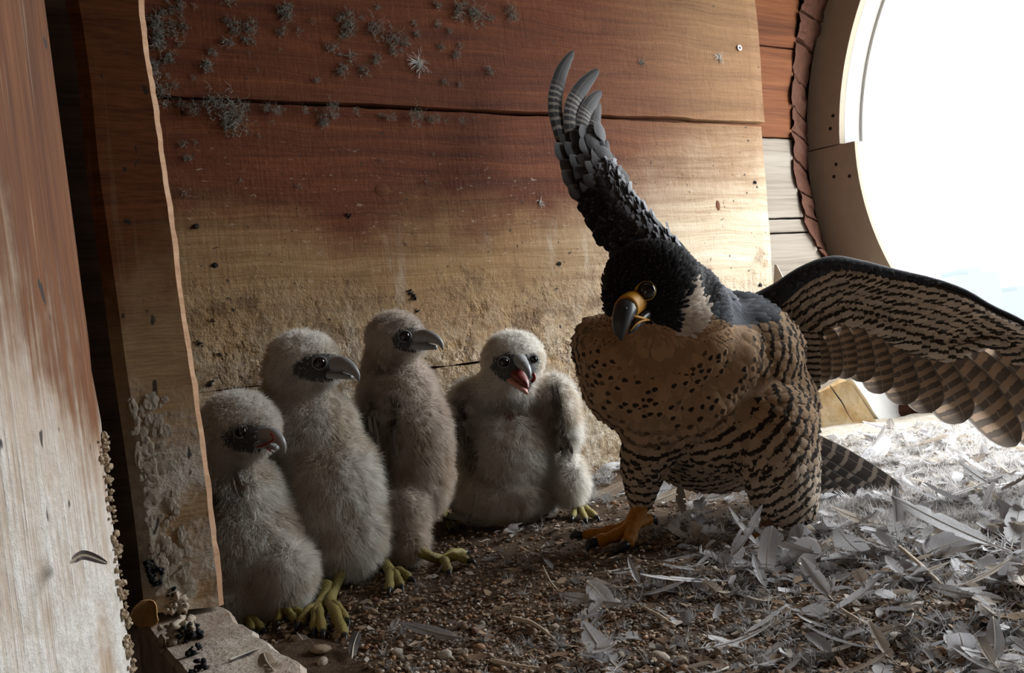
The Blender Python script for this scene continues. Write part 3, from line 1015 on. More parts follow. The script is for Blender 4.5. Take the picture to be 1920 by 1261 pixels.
M_SKIN = mat_vcol('bird_skin')

def foot(name, parent, tarsus, rt, toes, mat, claw_mat, label=None):
    """tarsus: list of (px,py,d); toes: list of (points, radius px, claw (px,py,d) tip or None)"""
    pts = [P(*q) for q in tarsus]
    d0 = tarsus[0][2]
    V, F = tube_vf(pts, np.array(rt) * d0 / FPX, steps=12, n=12)
    f = obj(name, V, F, mat, parent, True, label=label)
    for tp, tr_, claw in toes:
        q = np.array([P(*a) for a in tp])
        n = 14
        c = catmull(q, n)
        r = np.interp(np.linspace(0, 1, n), [0, 0.5, 0.9, 1], [1.15, 1.0, 0.95, 0.55]) * tr_ * tp[0][2] / FPX
        r = r * (1 + 0.12 * np.sin(np.linspace(0, 3.0 * 2 * math.pi, n)))       # toe pads
        V, F = tube_vf(c, r, n=10)
        obj('toe', V, F, mat, f, True)
        if claw is not None:
            a, e = c[-2], P(*claw)
            t0 = nrm(c[-1] - c[-3])
            mid = a + t0 * np.linalg.norm(e - a) * 0.65 + np.array([0, 0, 0.3]) * np.linalg.norm(e - a) * 0.5
            V, F = tube_vf([a, mid * 0.55 + (a + e) * 0.225, e * 0.7 + mid * 0.3, e], np.array([0.9, 0.75, 0.4, 0.05]) * tr_ * tp[0][2] / FPX, n=8, steps=9)
            obj('talon', V, F, claw_mat, f, True)
    return f

# ================================================================== the adult falcon
fb = floor_hit(1330, 985)
falcon = thing('adult_falcon', (fb[0], fb[1], float(H(fb[0], fb[1])[0])), 'adult peregrine falcon with one wing raised and one spread, standing over the nest litter', 'falcon')

parts = [ell(1222, 533, 0.945, 94, 84, 88), ell(1176, 562, 0.922, 46, 46, 46), ell(1290, 560, 0.985, 52, 72, 70), ell(1286, 590, 0.955, 42, 45, 46), ell(1232, 622, 0.965, 52, 46, 56),
         ell(1225, 692, 1.03, 138, 128, 118), ell(1136, 655, 1.035, 56, 68, 68), ell(1290, 740, 1.035, 130, 110, 118), ell(1392, 668, 1.05, 108, 105, 112), ell(1345, 785, 1.05, 158, 112, 130), ell(1335, 858, 1.08, 112, 62, 95),
         ell(1446, 765, 1.045, 80, 112, 92), ell(1330, 668, 1.03, 110, 92, 112), ell(1384, 598, 1.075, 62, 48, 80), ell(1330, 585, 1.02, 50, 55, 60)]
parts += chain([(1290, 575, 0.985), (1290, 640, 1.0)], [75, 90])
parts += chain([(1420, 790, 1.12), (1500, 850, 1.15)], [90, 40])
parts += chain([(1226, 800, 1.0), (1208, 870, 1.0), (1201, 930, 1.002)], [58, 43, 26])
parts += chain([(1440, 800, 0.995), (1458, 880, 0.965), (1466, 920, 0.955), (1472, 945, 0.955)], [85, 70, 60, 40])
parts += chain([(1490, 850, 0.985), (1504, 925, 0.968), (1512, 955, 0.967)], [45, 31, 19])
BV, BF = blob(parts, 0.0045, 20)

THROAT = P(1222, 605, 0.93)
DOWN = np.array([0, 0, -1.0])
HEADC = P(1230, 545, 0.955)
BEAKD = nrm(P(1165, 625, 0.865) - HEADC)
BLACK, BUFF, CREAM, SLATE, WHITE = (0.020, 0.0195, 0.022), (0.56, 0.335, 0.175), (0.68, 0.56, 0.44), (0.105, 0.115, 0.135), (0.74, 0.63, 0.52)

def in_poly(px, py, poly):
    c, n = False, len(poly)
    for i in range(n):
        x0, y0 = poly[i]; x1, y1 = poly[(i + 1) % n]
        if (y0 > py) != (y1 > py) and px < (x1 - x0) * (py - y0) / (y1 - y0) + x0: c = not c
    return c
CHEEK = [(1272, 575), (1288, 545), (1302, 520), (1310, 545), (1326, 568), (1322, 602), (1300, 625), (1282, 636), (1264, 640), (1258, 628), (1272, 612)]
HEADPOLY = [(1115, 440), (1330, 440), (1345, 560), (1328, 575), (1322, 610), (1276, 600), (1268, 622), (1248, 622), (1238, 605), (1215, 602), (1190, 600), (1130, 590)]
BACKPOLY = [(1318, 500), (1400, 520), (1440, 560), (1432, 600), (1400, 610), (1340, 606), (1322, 590), (1328, 560)]

def plum(p, n):
    """plumage zone of a body point: (ground, bar, spot, plain-scale)"""
    px, py, d = project(p)
    facing = -(n @ FW)
    dist = np.linalg.norm(p - THROAT)
    head = np.linalg.norm(p - HEADC) < 0.088 and py < 625
    if head:
        if facing > -0.15 and in_poly(px, py, CHEEK): return WHITE, 0, 0, 0.55
        if in_poly(px, py, HEADPOLY) or facing < 0.0: return BLACK, 0, 0, 0.5
    if in_poly(px, py, BACKPOLY): return SLATE, 0, 0, 0.8
    if facing < -0.25 and py < 840: return SLATE, 0.6, 0, 1.0
    k = float(smooth(0.02, 0.14, dist))
    buff = np.array(BUFF) * (1 - k) + np.array((0.54, 0.365, 0.225)) * k
    low = float(smooth(760, 900, py))
    buff = buff * (1 - low) + np.array(CREAM) * low
    edge = float(smooth(1130, 1095, px)) + float(smooth(1390, 1440, px))
    bar = float(np.clip(smooth(0.105, 0.14, dist) + edge * smooth(0.05, 0.09, dist), 0, 1))
    spot = float(smooth(0.035, 0.06, dist)) * (1 - bar)
    return buff, bar, spot, 1.0

# skin under the feathers, one continuous body
N0 = np.zeros_like(BV)
for f in BF:
    nn = np.cross(BV[f[1]] - BV[f[0]], BV[f[2]] - BV[f[0]])
    for i in f: N0[i] += nn
N0 /= np.maximum(np.linalg.norm(N0, axis=1, keepdims=True), 1e-12)
skc = np.array([np.asarray(plum(p, n)[0]) * 0.8 for p, n in zip(BV, N0)])
body = obj('body', BV, BF, M_SKIN, falcon, True, attrs={'ca': skc})

def dirfield(p, n):
    if np.linalg.norm(p - HEADC) < 0.085 and project(p)[1] < 625:
        d = (p - HEADC) - BEAKD * 0.12
        d = nrm(d * 0.6 - BEAKD * 0.05)
    else:
        px, py, _ = project(p)
        leg = float(smooth(820, 880, py))
        d = nrm(p - THROAT) * (0.8 - 0.65 * leg) + DOWN * (0.3 + 0.6 * leg)
    d = d - n * (d @ n)
    return nrm(d)

rng = np.random.default_rng(3)
sp, sn = surf_sample(BV, BF, 60000, rng)
px_all = np.array([project(p)[:2] for p in sp])
is_head = (np.linalg.norm(sp - HEADC, axis=1) < 0.092) & (px_all[:, 1] < 640)
kb = thin(sp[~is_head], 0.0072); kh = thin(sp[is_head], 0.0036)
groups = {'breast_feathers': (sp[~is_head][kb], sn[~is_head][kb], 1.0), 'head_feathers': (sp[is_head][kh], sn[is_head][kh], 0.4)}
for nm, (pp, nn, sc) in groups.items():
    order = np.argsort(-np.linalg.norm(pp - THROAT, axis=1))
    fe = Feathers()
    for i in order:
        p, n = pp[i], nn[i]
        g, bar, spot, fs = plum(p, n)
        d = dirfield(p, n)
        py = project(p)[1]
        leg = float(smooth(830, 900, py))
        L = (0.024 - 0.006 * leg) * sc * (0.85 + 0.3 * rng.random()); Wd = (0.0078 - 0.0015 * leg) * sc * (0.85 + 0.3 * rng.random())
        if nm == 'head_feathers': L = 0.0125 * (0.8 + 0.5 * rng.random()); Wd = 0.0021; 
        d2 = nrm(d + np.cross(n, d) * (rng.random() - 0.5) * 0.35)
        lift = 0.10 + 0.12 * rng.random()
        a = p - n * 0.0012; b = p + d2 * L * 0.55 + n * (L * lift * 0.6); c = p + d2 * L + n * (L * lift * 0.55)
        per = 0.0128 - 0.0022 * leg
        jit = (rng.random() - 0.5) * 0.34
        rnd = rng.random()
        cb = (lambda V, per=per, jit=jit, bar=bar, spot=spot, rnd=rnd: np.stack([np.linalg.norm(V - THROAT, axis=1) / per + jit, np.full(len(V), bar), np.full(len(V), spot), np.full(len(V), rnd)], 1))
        fe.add(np.array([a, b, c]), None, n, Wd, np.asarray(g) * (0.86 + 0.28 * rng.random()), cb, WPROF_R, 5, 3, 0.3)
    fe.build(nm, M_PLUM, falcon, 'stuff')

# eye, eye ring, cere, beak
ec = P(1213, 545, 0.897)
eye = obj('eye', *ball_vf(ec, 0.0104, 24, 16), M_EYE, falcon, True)
en = nrm(nrm(CAM - ec) * 0.85 + np.array(-RT) * 0.15 + UP * 0.05)
s_ = nrm(np.cross(en, UP)); u_ = np.cross(s_, en)
ringp, ringr = [], []
for i in range(25):
    a = 2 * math.pi * i / 24
    tear = max(0, math.cos(a - math.radians(200 if s_ @ RT > 0 else -20))) ** 3
    ringp.append(ec + en * 0.0030 + (s_ * math.cos(a) + u_ * math.sin(a)) * (0.0096 + 0.0018 * tear)); ringr.append(0.0008 + 0.0019 * tear)
obj('eye_ring', *tube_vf(np.array(ringp), ringr, up=en, n=8, cap=False), M_RINGY, eye, True)
bk = lambda L: np.array([P(*q) for q in L])
k_ = 0.88 / FPX
up_pts = bk([(1196, 568, 0.908), (1184, 570, 0.894), (1172, 582, 0.880), (1164, 604, 0.871), (1162, 622, 0.871), (1166, 639, 0.875)])
ux = catmull(np.concatenate([up_pts, np.array([[22, 19], [25, 22], [25, 22], [18, 17], [10, 11], [1, 1]]) * k_], 1), 22)
def loft(q):
    return tube_vf(q[:, :3], q[:, 3], q[:, 4], up=nrm(-RT + UP * 0.4), n=16)
cere = obj('cere', *loft(ux[:9] * np.array([1, 1, 1, 1.06, 1.06])), M_CERE, falcon, True)
obj('nostril', *ball_vf(P(1173, 578, 0.8662), 0.0017, 10, 8), M_TALON, cere, True)
obj('upper_beak', *loft(ux[7:]), M_BEAK, falcon, True)
lo_pts = bk([(1212, 590, 0.905), (1198, 602, 0.893), (1186, 616, 0.884), (1178, 626, 0.880)])
lx = catmull(np.concatenate([lo_pts, np.array([[13, 9], [12, 9], [9, 7], [2, 2]]) * k_], 1), 12)
obj('lower_beak', *loft(lx), M_BEAK, falcon, True)
obj('gape', *tube_vf(bk([(1182, 593, 0.872), (1192, 593, 0.874), (1204, 596, 0.882), (1218, 600, 0.902)]), np.array([1.2, 2.4, 2.6, 1.5]) * k_, steps=12, n=8), M_CERE, falcon, True)
obj('gape', *tube_vf(bk([(1182, 620, 0.874), (1194, 606, 0.879), (1208, 600, 0.888), (1218, 600, 0.902)]), np.array([1.2, 2.2, 2.4, 1.5]) * k_, steps=12, n=8), M_CERE, falcon, True)

# legs and feet
lf = foot('foot', falcon, [(1207, 915, 1.0), (1200, 950, 0.998), (1188, 975, 0.99), (1178, 993, 0.98)], [15, 15.5, 15, 15],
     [([(1180, 990, 0.98), (1148, 1006, 0.968), (1112, 1016, 0.957)], 11.5, (1104, 1036, 0.950)),
      ([(1184, 988, 0.98), (1182, 1008, 0.958), (1172, 1022, 0.945)], 12, (1148, 1036, 0.935)),
      ([(1180, 984, 0.99), (1134, 996, 1.0), (1088, 1003, 1.008)], 9.5, (1068, 1008, 1.01)),
      ([(1186, 984, 0.988), (1206, 976, 1.012), (1220, 972, 1.028)], 11, (1232, 985, 1.035))], M_LEG, M_TALON, 'orange scaly foot')
rf = foot('foot', falcon, [(1452, 935, 0.952), (1446, 960, 0.95), (1440, 985, 0.946), (1430, 1004, 0.94)], [14.5, 14, 13.5, 14],
     [([(1432, 1000, 0.94), (1408, 1016, 0.935), (1380, 1019, 0.94)], 10, (1366, 1026, 0.938)),
      ([(1432, 1002, 0.938), (1422, 1022, 0.915), (1410, 1034, 0.905)], 10.5, (1398, 1046, 0.9)),
      ([(1436, 1000, 0.94), (1456, 1012, 0.94), (1476, 1018, 0.945)], 10, (1488, 1026, 0.945)),
      ([(1436, 998, 0.945), (1444, 1000, 0.975), (1450, 998, 0.99)], 9, None)], M_LEG, M_TALON, 'orange scaly foot with leg band')
obj('leg_band', *tube_vf([P(1445, 972, 0.948), P(1441, 986, 0.946), P(1438, 997, 0.943)], np.array([17, 17, 17]) * 0.946 / FPX, n=20), M_BAND, rf, False)

# ---- spread wing (underside towards the viewer)
NC = nrm(CAM - P(1650, 620, 1.05))
LEp = [(1425, 582), (1465, 556), (1507, 525), (1559, 503), (1608, 506), (1673, 519), (1741, 532), (1806, 553), (1860, 583), (1920, 612), (2000, 668), (2080, 740)]
CTp = [(1488, 672), (1512, 636), (1540, 604), (1575, 590), (1612, 596), (1656, 614), (1702, 634), (1760, 652), (1815, 644), (1858, 634), (1930, 680), (2030, 755)]
def wd(px): return 1.075 - 0.055 * (px - 1420) / 500.0
LE = catmull(np.array([P(x, y, wd(x)) for x, y in LEp]), 200)
CT = catmull(np.array([P(x, y, wd(x) + 0.004) for x, y in CTp]), 200)
def wing_pt(u, v, lift=0.0):
    k = np.clip(u, 0, 1) * 199
    i = min(int(k), 198); f = k - i
    a = LE[i] * (1 - f) + LE[i + 1] * f; b = CT[i] * (1 - f) + CT[i + 1] * f
    return a * (1 - v) + b * v - NC * 0.012 * math.sin(math.pi * min(v, 1)) + NC * lift
wing2 = None
V, F = [], []
nu_, nv_ = 60, 8
for layer in (0, 1):
    for j in range(nv_ + 1):
        for i in range(nu_ + 1):
            th = 0.014 * (1 - j / nv_) + 0.003
            V.append(wing_pt(i / nu_, j / nv_) - NC * th * layer)
w = nu_ + 1; L = w * (nv_ + 1)
for j in range(nv_):
    for i in range(nu_):
        a = j * w + i
        F.append([a, a + 1, a + w + 1, a + w]); F.append([L + a, L + a + w, L + a + w + 1, L + a + 1])
for i in range(nu_):
    F.append([i, L + i, L + i + 1, i + 1]); F.append([nv_ * w + i, nv_ * w + i + 1, L + nv_ * w + i + 1, L + nv_ * w + i])
wingc = np.array([(0.16, 0.125, 0.095)] * L + [SLATE] * L)
wing_r = obj('wing', np.array(V), F, M_SKIN, falcon, True, attrs={'ca': wingc}, label='spread wing with barred underside')
# slate leading edge
lep = np.array([wing_pt(u, 0.0) for u in np.linspace(0, 1, 40)]) - NC * 0.006
ler = np.interp(np.linspace(0, 1, 40), [0, .1, .25, .35, .5, .7, 1], [.020, .016, .013, .010, .006, .004, .003])
lvf = tube_vf(lep + UP * 0.004, ler, n=12)
obj('leading_edge', *lvf, M_SKIN, wing_r, True, attrs={'ca': np.array([(0.055, 0.06, 0.07)] * len(lvf[0]))})
fe = Feathers()
for u in np.linspace(0, 0.55, 170):
    for k in range(2):
        c = wing_pt(u, 0.0) - NC * 0.006 + UP * 0.004
        r = float(np.interp(u, np.linspace(0, 1, 40), ler))
        a = rng.random() * math.pi * 1.1 - 0.3
        n = nrm(UP * math.sin(a) + NC * math.cos(a))
        tdir = nrm(wing_pt(u + 0.03, 0.0) - wing_pt(u, 0.0))
        d = nrm(tdir * 0.8 - UP * 0.25 + n * 0.12)
        q = c + n * r * 0.97
        fe.add(np.array([q, q + d * 0.008, q + d * 0.014 + n * 0.0008]), None, n, 0.0042, np.array((0.06, 0.066, 0.078)) * (0.7 + 0.9 * rng.random()), cbc(0, 0, 0, rng.random()), WPROF_R, 4, 3, 0.3)
fe.build('leading_edge_feathers', M_PLUM, wing_r, 'stuff')
# flight feathers, each its own object, outermost first
bases = [(1524, 625), (1545, 612), (1568, 604), (1592, 602), (1612, 606), (1640, 618), (1668, 630), (1700, 640), (1740, 650), (1785, 652), (1830, 644), (1872, 640), (1915, 650), (1960, 672)]
tips = [(1534, 722), (1556, 712), (1585, 710), (1618, 716), (1652, 738), (1702, 758), (1748, 772), (1806, 792), (1905, 836), (1978, 850), (2055, 868), (2130, 880), (2200, 890), (2250, 900)]
wid = [24, 25, 25, 27, 31, 34, 37, 40, 42, 43, 43, 42, 40, 38]
for i in reversed(range(len(bases))):
    (x0, y0), (x1, y1) = bases[i], tips[i]
    off = 0.002 + 0.0016 * i
    a, b = P(x0, y0, wd(x0) + off), P(x1, y1, wd(min(x1, 1990)) + off - 0.004)
    mid = (a + b) / 2 + np.cross(NC, nrm(b - a)) * np.linalg.norm(b - a) * 0.03
    single_feather('flight_feather', [a, mid, b], NC, wid[i] * wd(x0) / FPX, M_FLIGHT, wing_r, WPROF_R if i < 8 else WPROF_P * 0.5 + WPROF_R * 0.5, 30, 9, 0.12)
# barred underwing coverts; the lowest, longest row stands as single feathers
fe = Feathers()
rows = 8
for r in range(rows - 1, -1, -1):
    vv = r / rows * 0.98 + 0.03
    ncol = int(54 - 2.2 * r)
    for ci in range(ncol):
        u = (ci + 0.5 * (r % 2) + 0.25 * rng.random()) / ncol
        if u > 0.97: continue
        a = wing_pt(u, vv)
        h = np.linalg.norm(wing_pt(u, 1) - wing_pt(u, 0))
        d = nrm(wing_pt(min(1, u + 0.05 + 0.03 * u), 1.0) - wing_pt(u, 0))
        Lf = h * (0.26 + 0.014 * r) * (0.9 + 0.2 * rng.random()); Wf = 0.0102 * (0.72 + 0.055 * r) * (0.6 + 0.55 * min(1, h / 0.075))
        lift = 0.002 + 0.0055 * (1 - vv)
        q0, q1, q2 = a + NC * lift * 0.6, a + d * Lf * 0.5 + NC * (lift + 0.002), a + d * Lf + NC * (lift + 0.0025)
        jit = (rng.random() - 0.5) * 0.3
        per = 0.0090 + 0.0018 * r / rows
        rn = rng.random()
        cb = (lambda V, a=a, d=d, vv=vv, h=h, per=per, jit=jit, rn=rn: np.stack([((V - a) @ d + vv * h) / per + jit, np.full(len(V), 1.0), np.zeros(len(V)), np.full(len(V), rn)], 1))
        col = np.array((0.90, 0.77, 0.63)) * (0.8 + 0.35 * rng.random())
        if r >= rows - 1 and 0.2 < u < 0.9:
            g = Feathers(); g.add(np.array([q0, q1, q2]), None, NC, Wf * 1.1, col * 0.85, cb, WPROF_R, 8, 5, 0.2)
            g.build('covert_feather', M_PLUM, wing_r)
        else:
            fe.add(np.array([q0, q1, q2]), None, NC, Wf, col, cb, WPROF_R, 5, 3, 0.25)
# axillaries hanging beside the flank
for k in range(90):
    x, y = 1470 + 55 * rng.random(), 600 + 88 * rng.random()
    y += (x - 1470) * 0.35
    a = P(x, y, 1.030 + 0.0004 * (700 - y) * -0.02)
    d = nrm(P(x + 6, y + 40, 1.03) - a)
    Lf = 0.024
    jit = (rng.random() - 0.5) * 0.2
    cb = (lambda V, jit=jit: np.stack([np.array([project(q)[1] for q in V]) / 11.5 + jit, np.full(len(V), 1.0), np.zeros(len(V)), np.full(len(V), 0.5)], 1))
    fe.add(np.array([a, a + d * Lf * 0.5 + NC * 0.002, a + d * Lf]), None, NC, 0.0075, np.array((0.50, 0.42, 0.34)), cb, WPROF_R, 5, 3, 0.25)
fe.build('underwing_coverts', M_PLUM, wing_r, 'stuff')

# ---- raised wing
LW = [(1222, 590), (1165, 492), (1126, 452), (1094, 400), (1070, 345), (1056, 295), (1050, 250)]
RW = [(1345, 575), (1290, 470), (1240, 420), (1190, 362), (1152, 310), (1132, 268), (1122, 240)]
def rwd(t): return 1.09 + 0.215 * t
# the first station lies inside the shoulder
Lc = catmull(np.array([P(x, y, rwd((i - 1) / 5) if i else 1.045) for i, (x, y) in enumerate(LW)]), 121)
Rc_ = catmull(np.array([P(x, y, rwd((i - 1) / 5) + 0.012 if i else 1.055) for i, (x, y) in enumerate(RW)]), 121)
NR = nrm(CAM - P(1110, 320, 1.1))
def rw(t, c, lift=0.0):
    k = np.clip((1 + 5 * t) / 6, 0, 1) * 120; i = min(int(k), 119); f = k - i
    a = Lc[i] * (1 - f) + Lc[i + 1] * f; b = Rc_[i] * (1 - f) + Rc_[i + 1] * f
    return a * (1 - c) + b * c + NR * (lift + 0.010 * (1 - max(t, 0)) * math.sin(math.pi * np.clip(c, 0, 1)))
V, F = [], []
nt, nc = 30, 8
for layer in (0, 1):
    for i in range(nt + 1):
        for j in range(nc + 1):
            V.append(rw(i / nt * 1.2 - 0.2, j / nc) - NR * layer * (0.004 + 0.022 * (1 - i / nt) * math.sin(math.pi * (0.1 + 0.8 * j / nc))))
w = nc + 1; L = w * (nt + 1)
for i in range(nt):
    for j in range(nc):
        a = i * w + j
        F.append([a, a + w, a + w + 1, a + 1]); F.append([L + a, L + a + 1, L + a + w + 1, L + a + w])
    F.append([i * w, L + i * w, L + (i + 1) * w, (i + 1) * w]); F.append([i * w + nc, (i + 1) * w + nc, L + (i + 1) * w + nc, L + i * w + nc])
F.append([j for j in range(w)] + [L + j for j in range(w)][::-1]); F.append([nt * w + j for j in range(w)][::-1] + [L + nt * w + j for j in range(w)])
wing_l = obj('wing', np.array(V), F, M_SKIN, falcon, True, attrs={'ca': np.array([(0.045, 0.047, 0.052)] * len(V))}, label='raised slate wing')
prim = [([(1064, 300), (1042, 205), (1052, 140), (1076, 95)], 15), ([(1078, 300), (1072, 215), (1092, 165), (1123, 130)], 17), ([(1094, 305), (1094, 235), (1108, 195), (1128, 171)], 16),
        ([(1106, 315), (1112, 255), (1118, 215), (1125, 192)], 14), ([(1114, 330), (1122, 280), (1128, 240)], 14), ([(1122, 345), (1132, 300), (1138, 262)], 14), ([(1130, 360), (1144, 325), (1150, 290)], 14)]
for i, (pp, wdt) in enumerate(prim):
    path = [P(x, y, 1.298 - 0.0025 * (len(prim) - i) + 0.018 * j) for j, (x, y) in enumerate(pp)]
    single_feather('flight_feather', path, nrm(NR + RT * 0.45), wdt * 1.38 / FPX, M_PRIM, wing_l, WPROF_P * 0.85 + WPROF_R * 0.15, 26, 7, 0.2)
fe = Feathers()
rowsT = [0.98, 0.90, 0.80, 0.70, 0.61, 0.53]
for ri, t in enumerate(rowsT):
    big = t > 0.5
    nC = 4 if t > 0.75 else (5 if big else 9)
    for j in range(nC):
        c = (j + 0.5 * (ri % 2) + 0.15 + (rng.random() - 0.5) * 0.5) / nC
        c = min(max(c, 0.03), 1.0)
        a = rw(t - 0.06, c, 0.002 + 0.004 * (1 - t))
        d = nrm(rw(min(1, t + 0.12), min(1, c * 0.98 + 0.01)) - rw(t - 0.06, c) + RT * 0.012 * (rng.random() - 0.3) + NR * 0.006 * rng.random())
        Lf = (0.050 if t > 0.75 else 0.041 if big else 0.026) * (0.9 + 0.25 * rng.random()); Wf = (0.0140 if big else 0.0092) * (0.9 + 0.2 * rng.random())
        lift = 0.0035 + 0.003 * (1 - t)
        path = np.array([a, a + d * Lf * 0.5 + NR * lift, a + d * Lf + NR * (lift * 0.9)])
        g = 0.035 + (0.10 if not big else 0.14) * float(smooth(0.35, 0.95, c)) * (0.3 + 1.0 * rng.random()) + (0.075 if big else 0.0)
        col = np.array((g, g * 1.01, g * 1.06))
        nor = nrm(NR + RT * ((0.25 + 0.4 * rng.random()) if big else 0.25 * rng.random()))
        if big:
            f1 = Feathers(); f1.add(path, None, nor, Wf, col, cbc(0, 0, 0, rng.random()), WPROF_R, 9, 5, 0.35); f1.build('covert_feather', M_PLUM, wing_l)
        else:
            fe.add(path, None, nor, Wf, col, cbc(0, 0, 0, rng.random()), WPROF_R, 6, 3, 0.35, 0.2)
# ruffled small coverts low on the wing and along its edges
for k in range(900):
    t = -0.16 + 0.76 * rng.random(); c = rng.random()
    a = rw(t, c, 0.001 + 0.006 * rng.random())
    d = nrm(rw(min(1, t + 0.15), c) - rw(t, c) + RT * (0.030 * rng.random() - 0.008) + NR * 0.010 * rng.random())
    Lf = 0.016 + 0.012 * rng.random()
    g = 0.03 + 0.26 * float(smooth(0.40, 0.95, c + 0.25 * (t - 0.3))) * (0.3 + 0.9 * rng.random())
    fe.add(np.array([a, a + d * Lf * 0.5 + NR * 0.003, a + d * Lf + NR * 0.003]), None, nrm(NR + RT * 1.3 * float(smooth(0.45, 1.0, c))), 0.0062, np.array((g, g * 1.02, g * 1.1)), cbc(0, 0, 0, rng.random()), WPROF_R, 5, 3, 0.35)
fe.build('wing_coverts', M_PLUM, wing_l, 'stuff')

# ---- tail fan resting on the litter behind
tails = [((1470, 800), (1697, 928)), ((1470, 812), (1676, 936)), ((1470, 824), (1645, 940)), ((1470, 836), (1612, 944)), ((1470, 846), (1578, 946)), ((1466, 852), (1545, 944))]
for i, (a, b) in enumerate(tails):
    q0, q1 = P(a[0], a[1], 1.13 + 0.004 * i), P(b[0], b[1], 1.085 + 0.006 * i)
    single_feather('tail_feather', [q0, (q0 + q1) / 2 + _Z * 0.004, q1], nrm(nrm(CAM - q1) * 0.95 + UP * 0.25), 19 * 1.1 / FPX, M_TAIL, falcon, WPROF_R, 24, 7, 0.12)
# ================================================================== the four downy chicks
def mat_down():
    t = NT('white_down')
    c = t.attr('ca')
    return t.pbsdf(c, 0.9, None, 0.05, 0.42)
M_DOWN = mat_down()
M_CBEAK = plain('grey_chick_beak', (0.27, 0.28, 0.29), 0.35, 0.45, 0.3, 150)
M_CRING = plain('grey_blue_eyelid', (0.20, 0.215, 0.22), 0.6, 0.3)
M_CLEG = mat_scaly('olive_yellow_leg', (0.36, 0.30, 0.09))
M_MOUTH = plain('dark_red_mouth', (0.16, 0.025, 0.02), 0.4, 0.5)
M_BLOOD = plain('dried_blood', (0.20, 0.02, 0.018), 0.4, 0.4)
M_PINK = plain('pink_mouth_edge', (0.50, 0.24, 0.20), 0.5, 0.4)

def strands(name, V, F, count, parent, lenf, colf, skip, seed, flow=0.45, w=0.00026):
    rng = np.random.default_rng(seed)
    p, n = surf_sample(V, F, count, rng)
    q = p - CAM
    dep = q @ FW
    px, py = CX + FPX * (q @ RT) / dep, CY - FPX * (q @ UP) / dep
    keep = ~skip(px, py, n)
    p, n, px, py = p[keep], n[keep], px[keep], py[keep]
    m_ = len(p)
    L = lenf(px, py) * (0.65 + 0.7 * rng.random(m_))
    # tufts share a lean so that the down clumps a little
    cl = np.stack([vnoise(p * 130 + 17 * k, seed + k) for k in range(3)], 1) - 0.5
    d = n * 0.75 + DOWN * flow + cl * 1.05 + (rng.random((m_, 3)) - 0.5) * 0.75
    d /= np.linalg.norm(d, axis=1, keepdims=True)
    d2 = d + DOWN * 0.35 + (rng.random((m_, 3)) - 0.5) * 0.6
    d2 /= np.linalg.norm(d2, axis=1, keepdims=True)
    s = np.cross(d, rng.random((m_, 3)) - 0.5)
    s /= np.maximum(np.linalg.norm(s, axis=1, keepdims=True), 1e-9)
    L = L[:, None]
    a = p - n * 0.001
    mid = a + d * L * 0.55
    tip = mid + d2 * L * 0.45
    VV = np.stack([a - s * w, a + s * w, mid - s * w * 0.8, mid + s * w * 0.8, tip], 1).reshape(-1, 3)
    b = np.arange(m_) * 5
    FF = np.concatenate([np.stack([b, b + 1, b + 3], 1), np.stack([b, b + 3, b + 2], 1), np.stack([b + 2, b + 3, b + 4], 1)])
    col = colf(p, px, py) * (0.92 + 0.16 * rng.random((m_, 1)))
    ca = np.repeat(np.clip(col, 0, 1), 5, 0)
    return obj(name, VV, FF, M_DOWN, parent, False, None, {'ca': ca}, 'stuff')

def polymask(px, py, poly):
    c = np.zeros(len(px), bool); n = len(poly)
    for i in range(n):
        x0, y0 = poly[i]; x1, y1 = poly[(i + 1) % n]
        if y0 == y1: continue
        t = ((y0 > py) != (y1 > py)) & (px < (x1 - x0) * (py - y0) / (y1 - y0) + x0)
        c ^= t
    return c

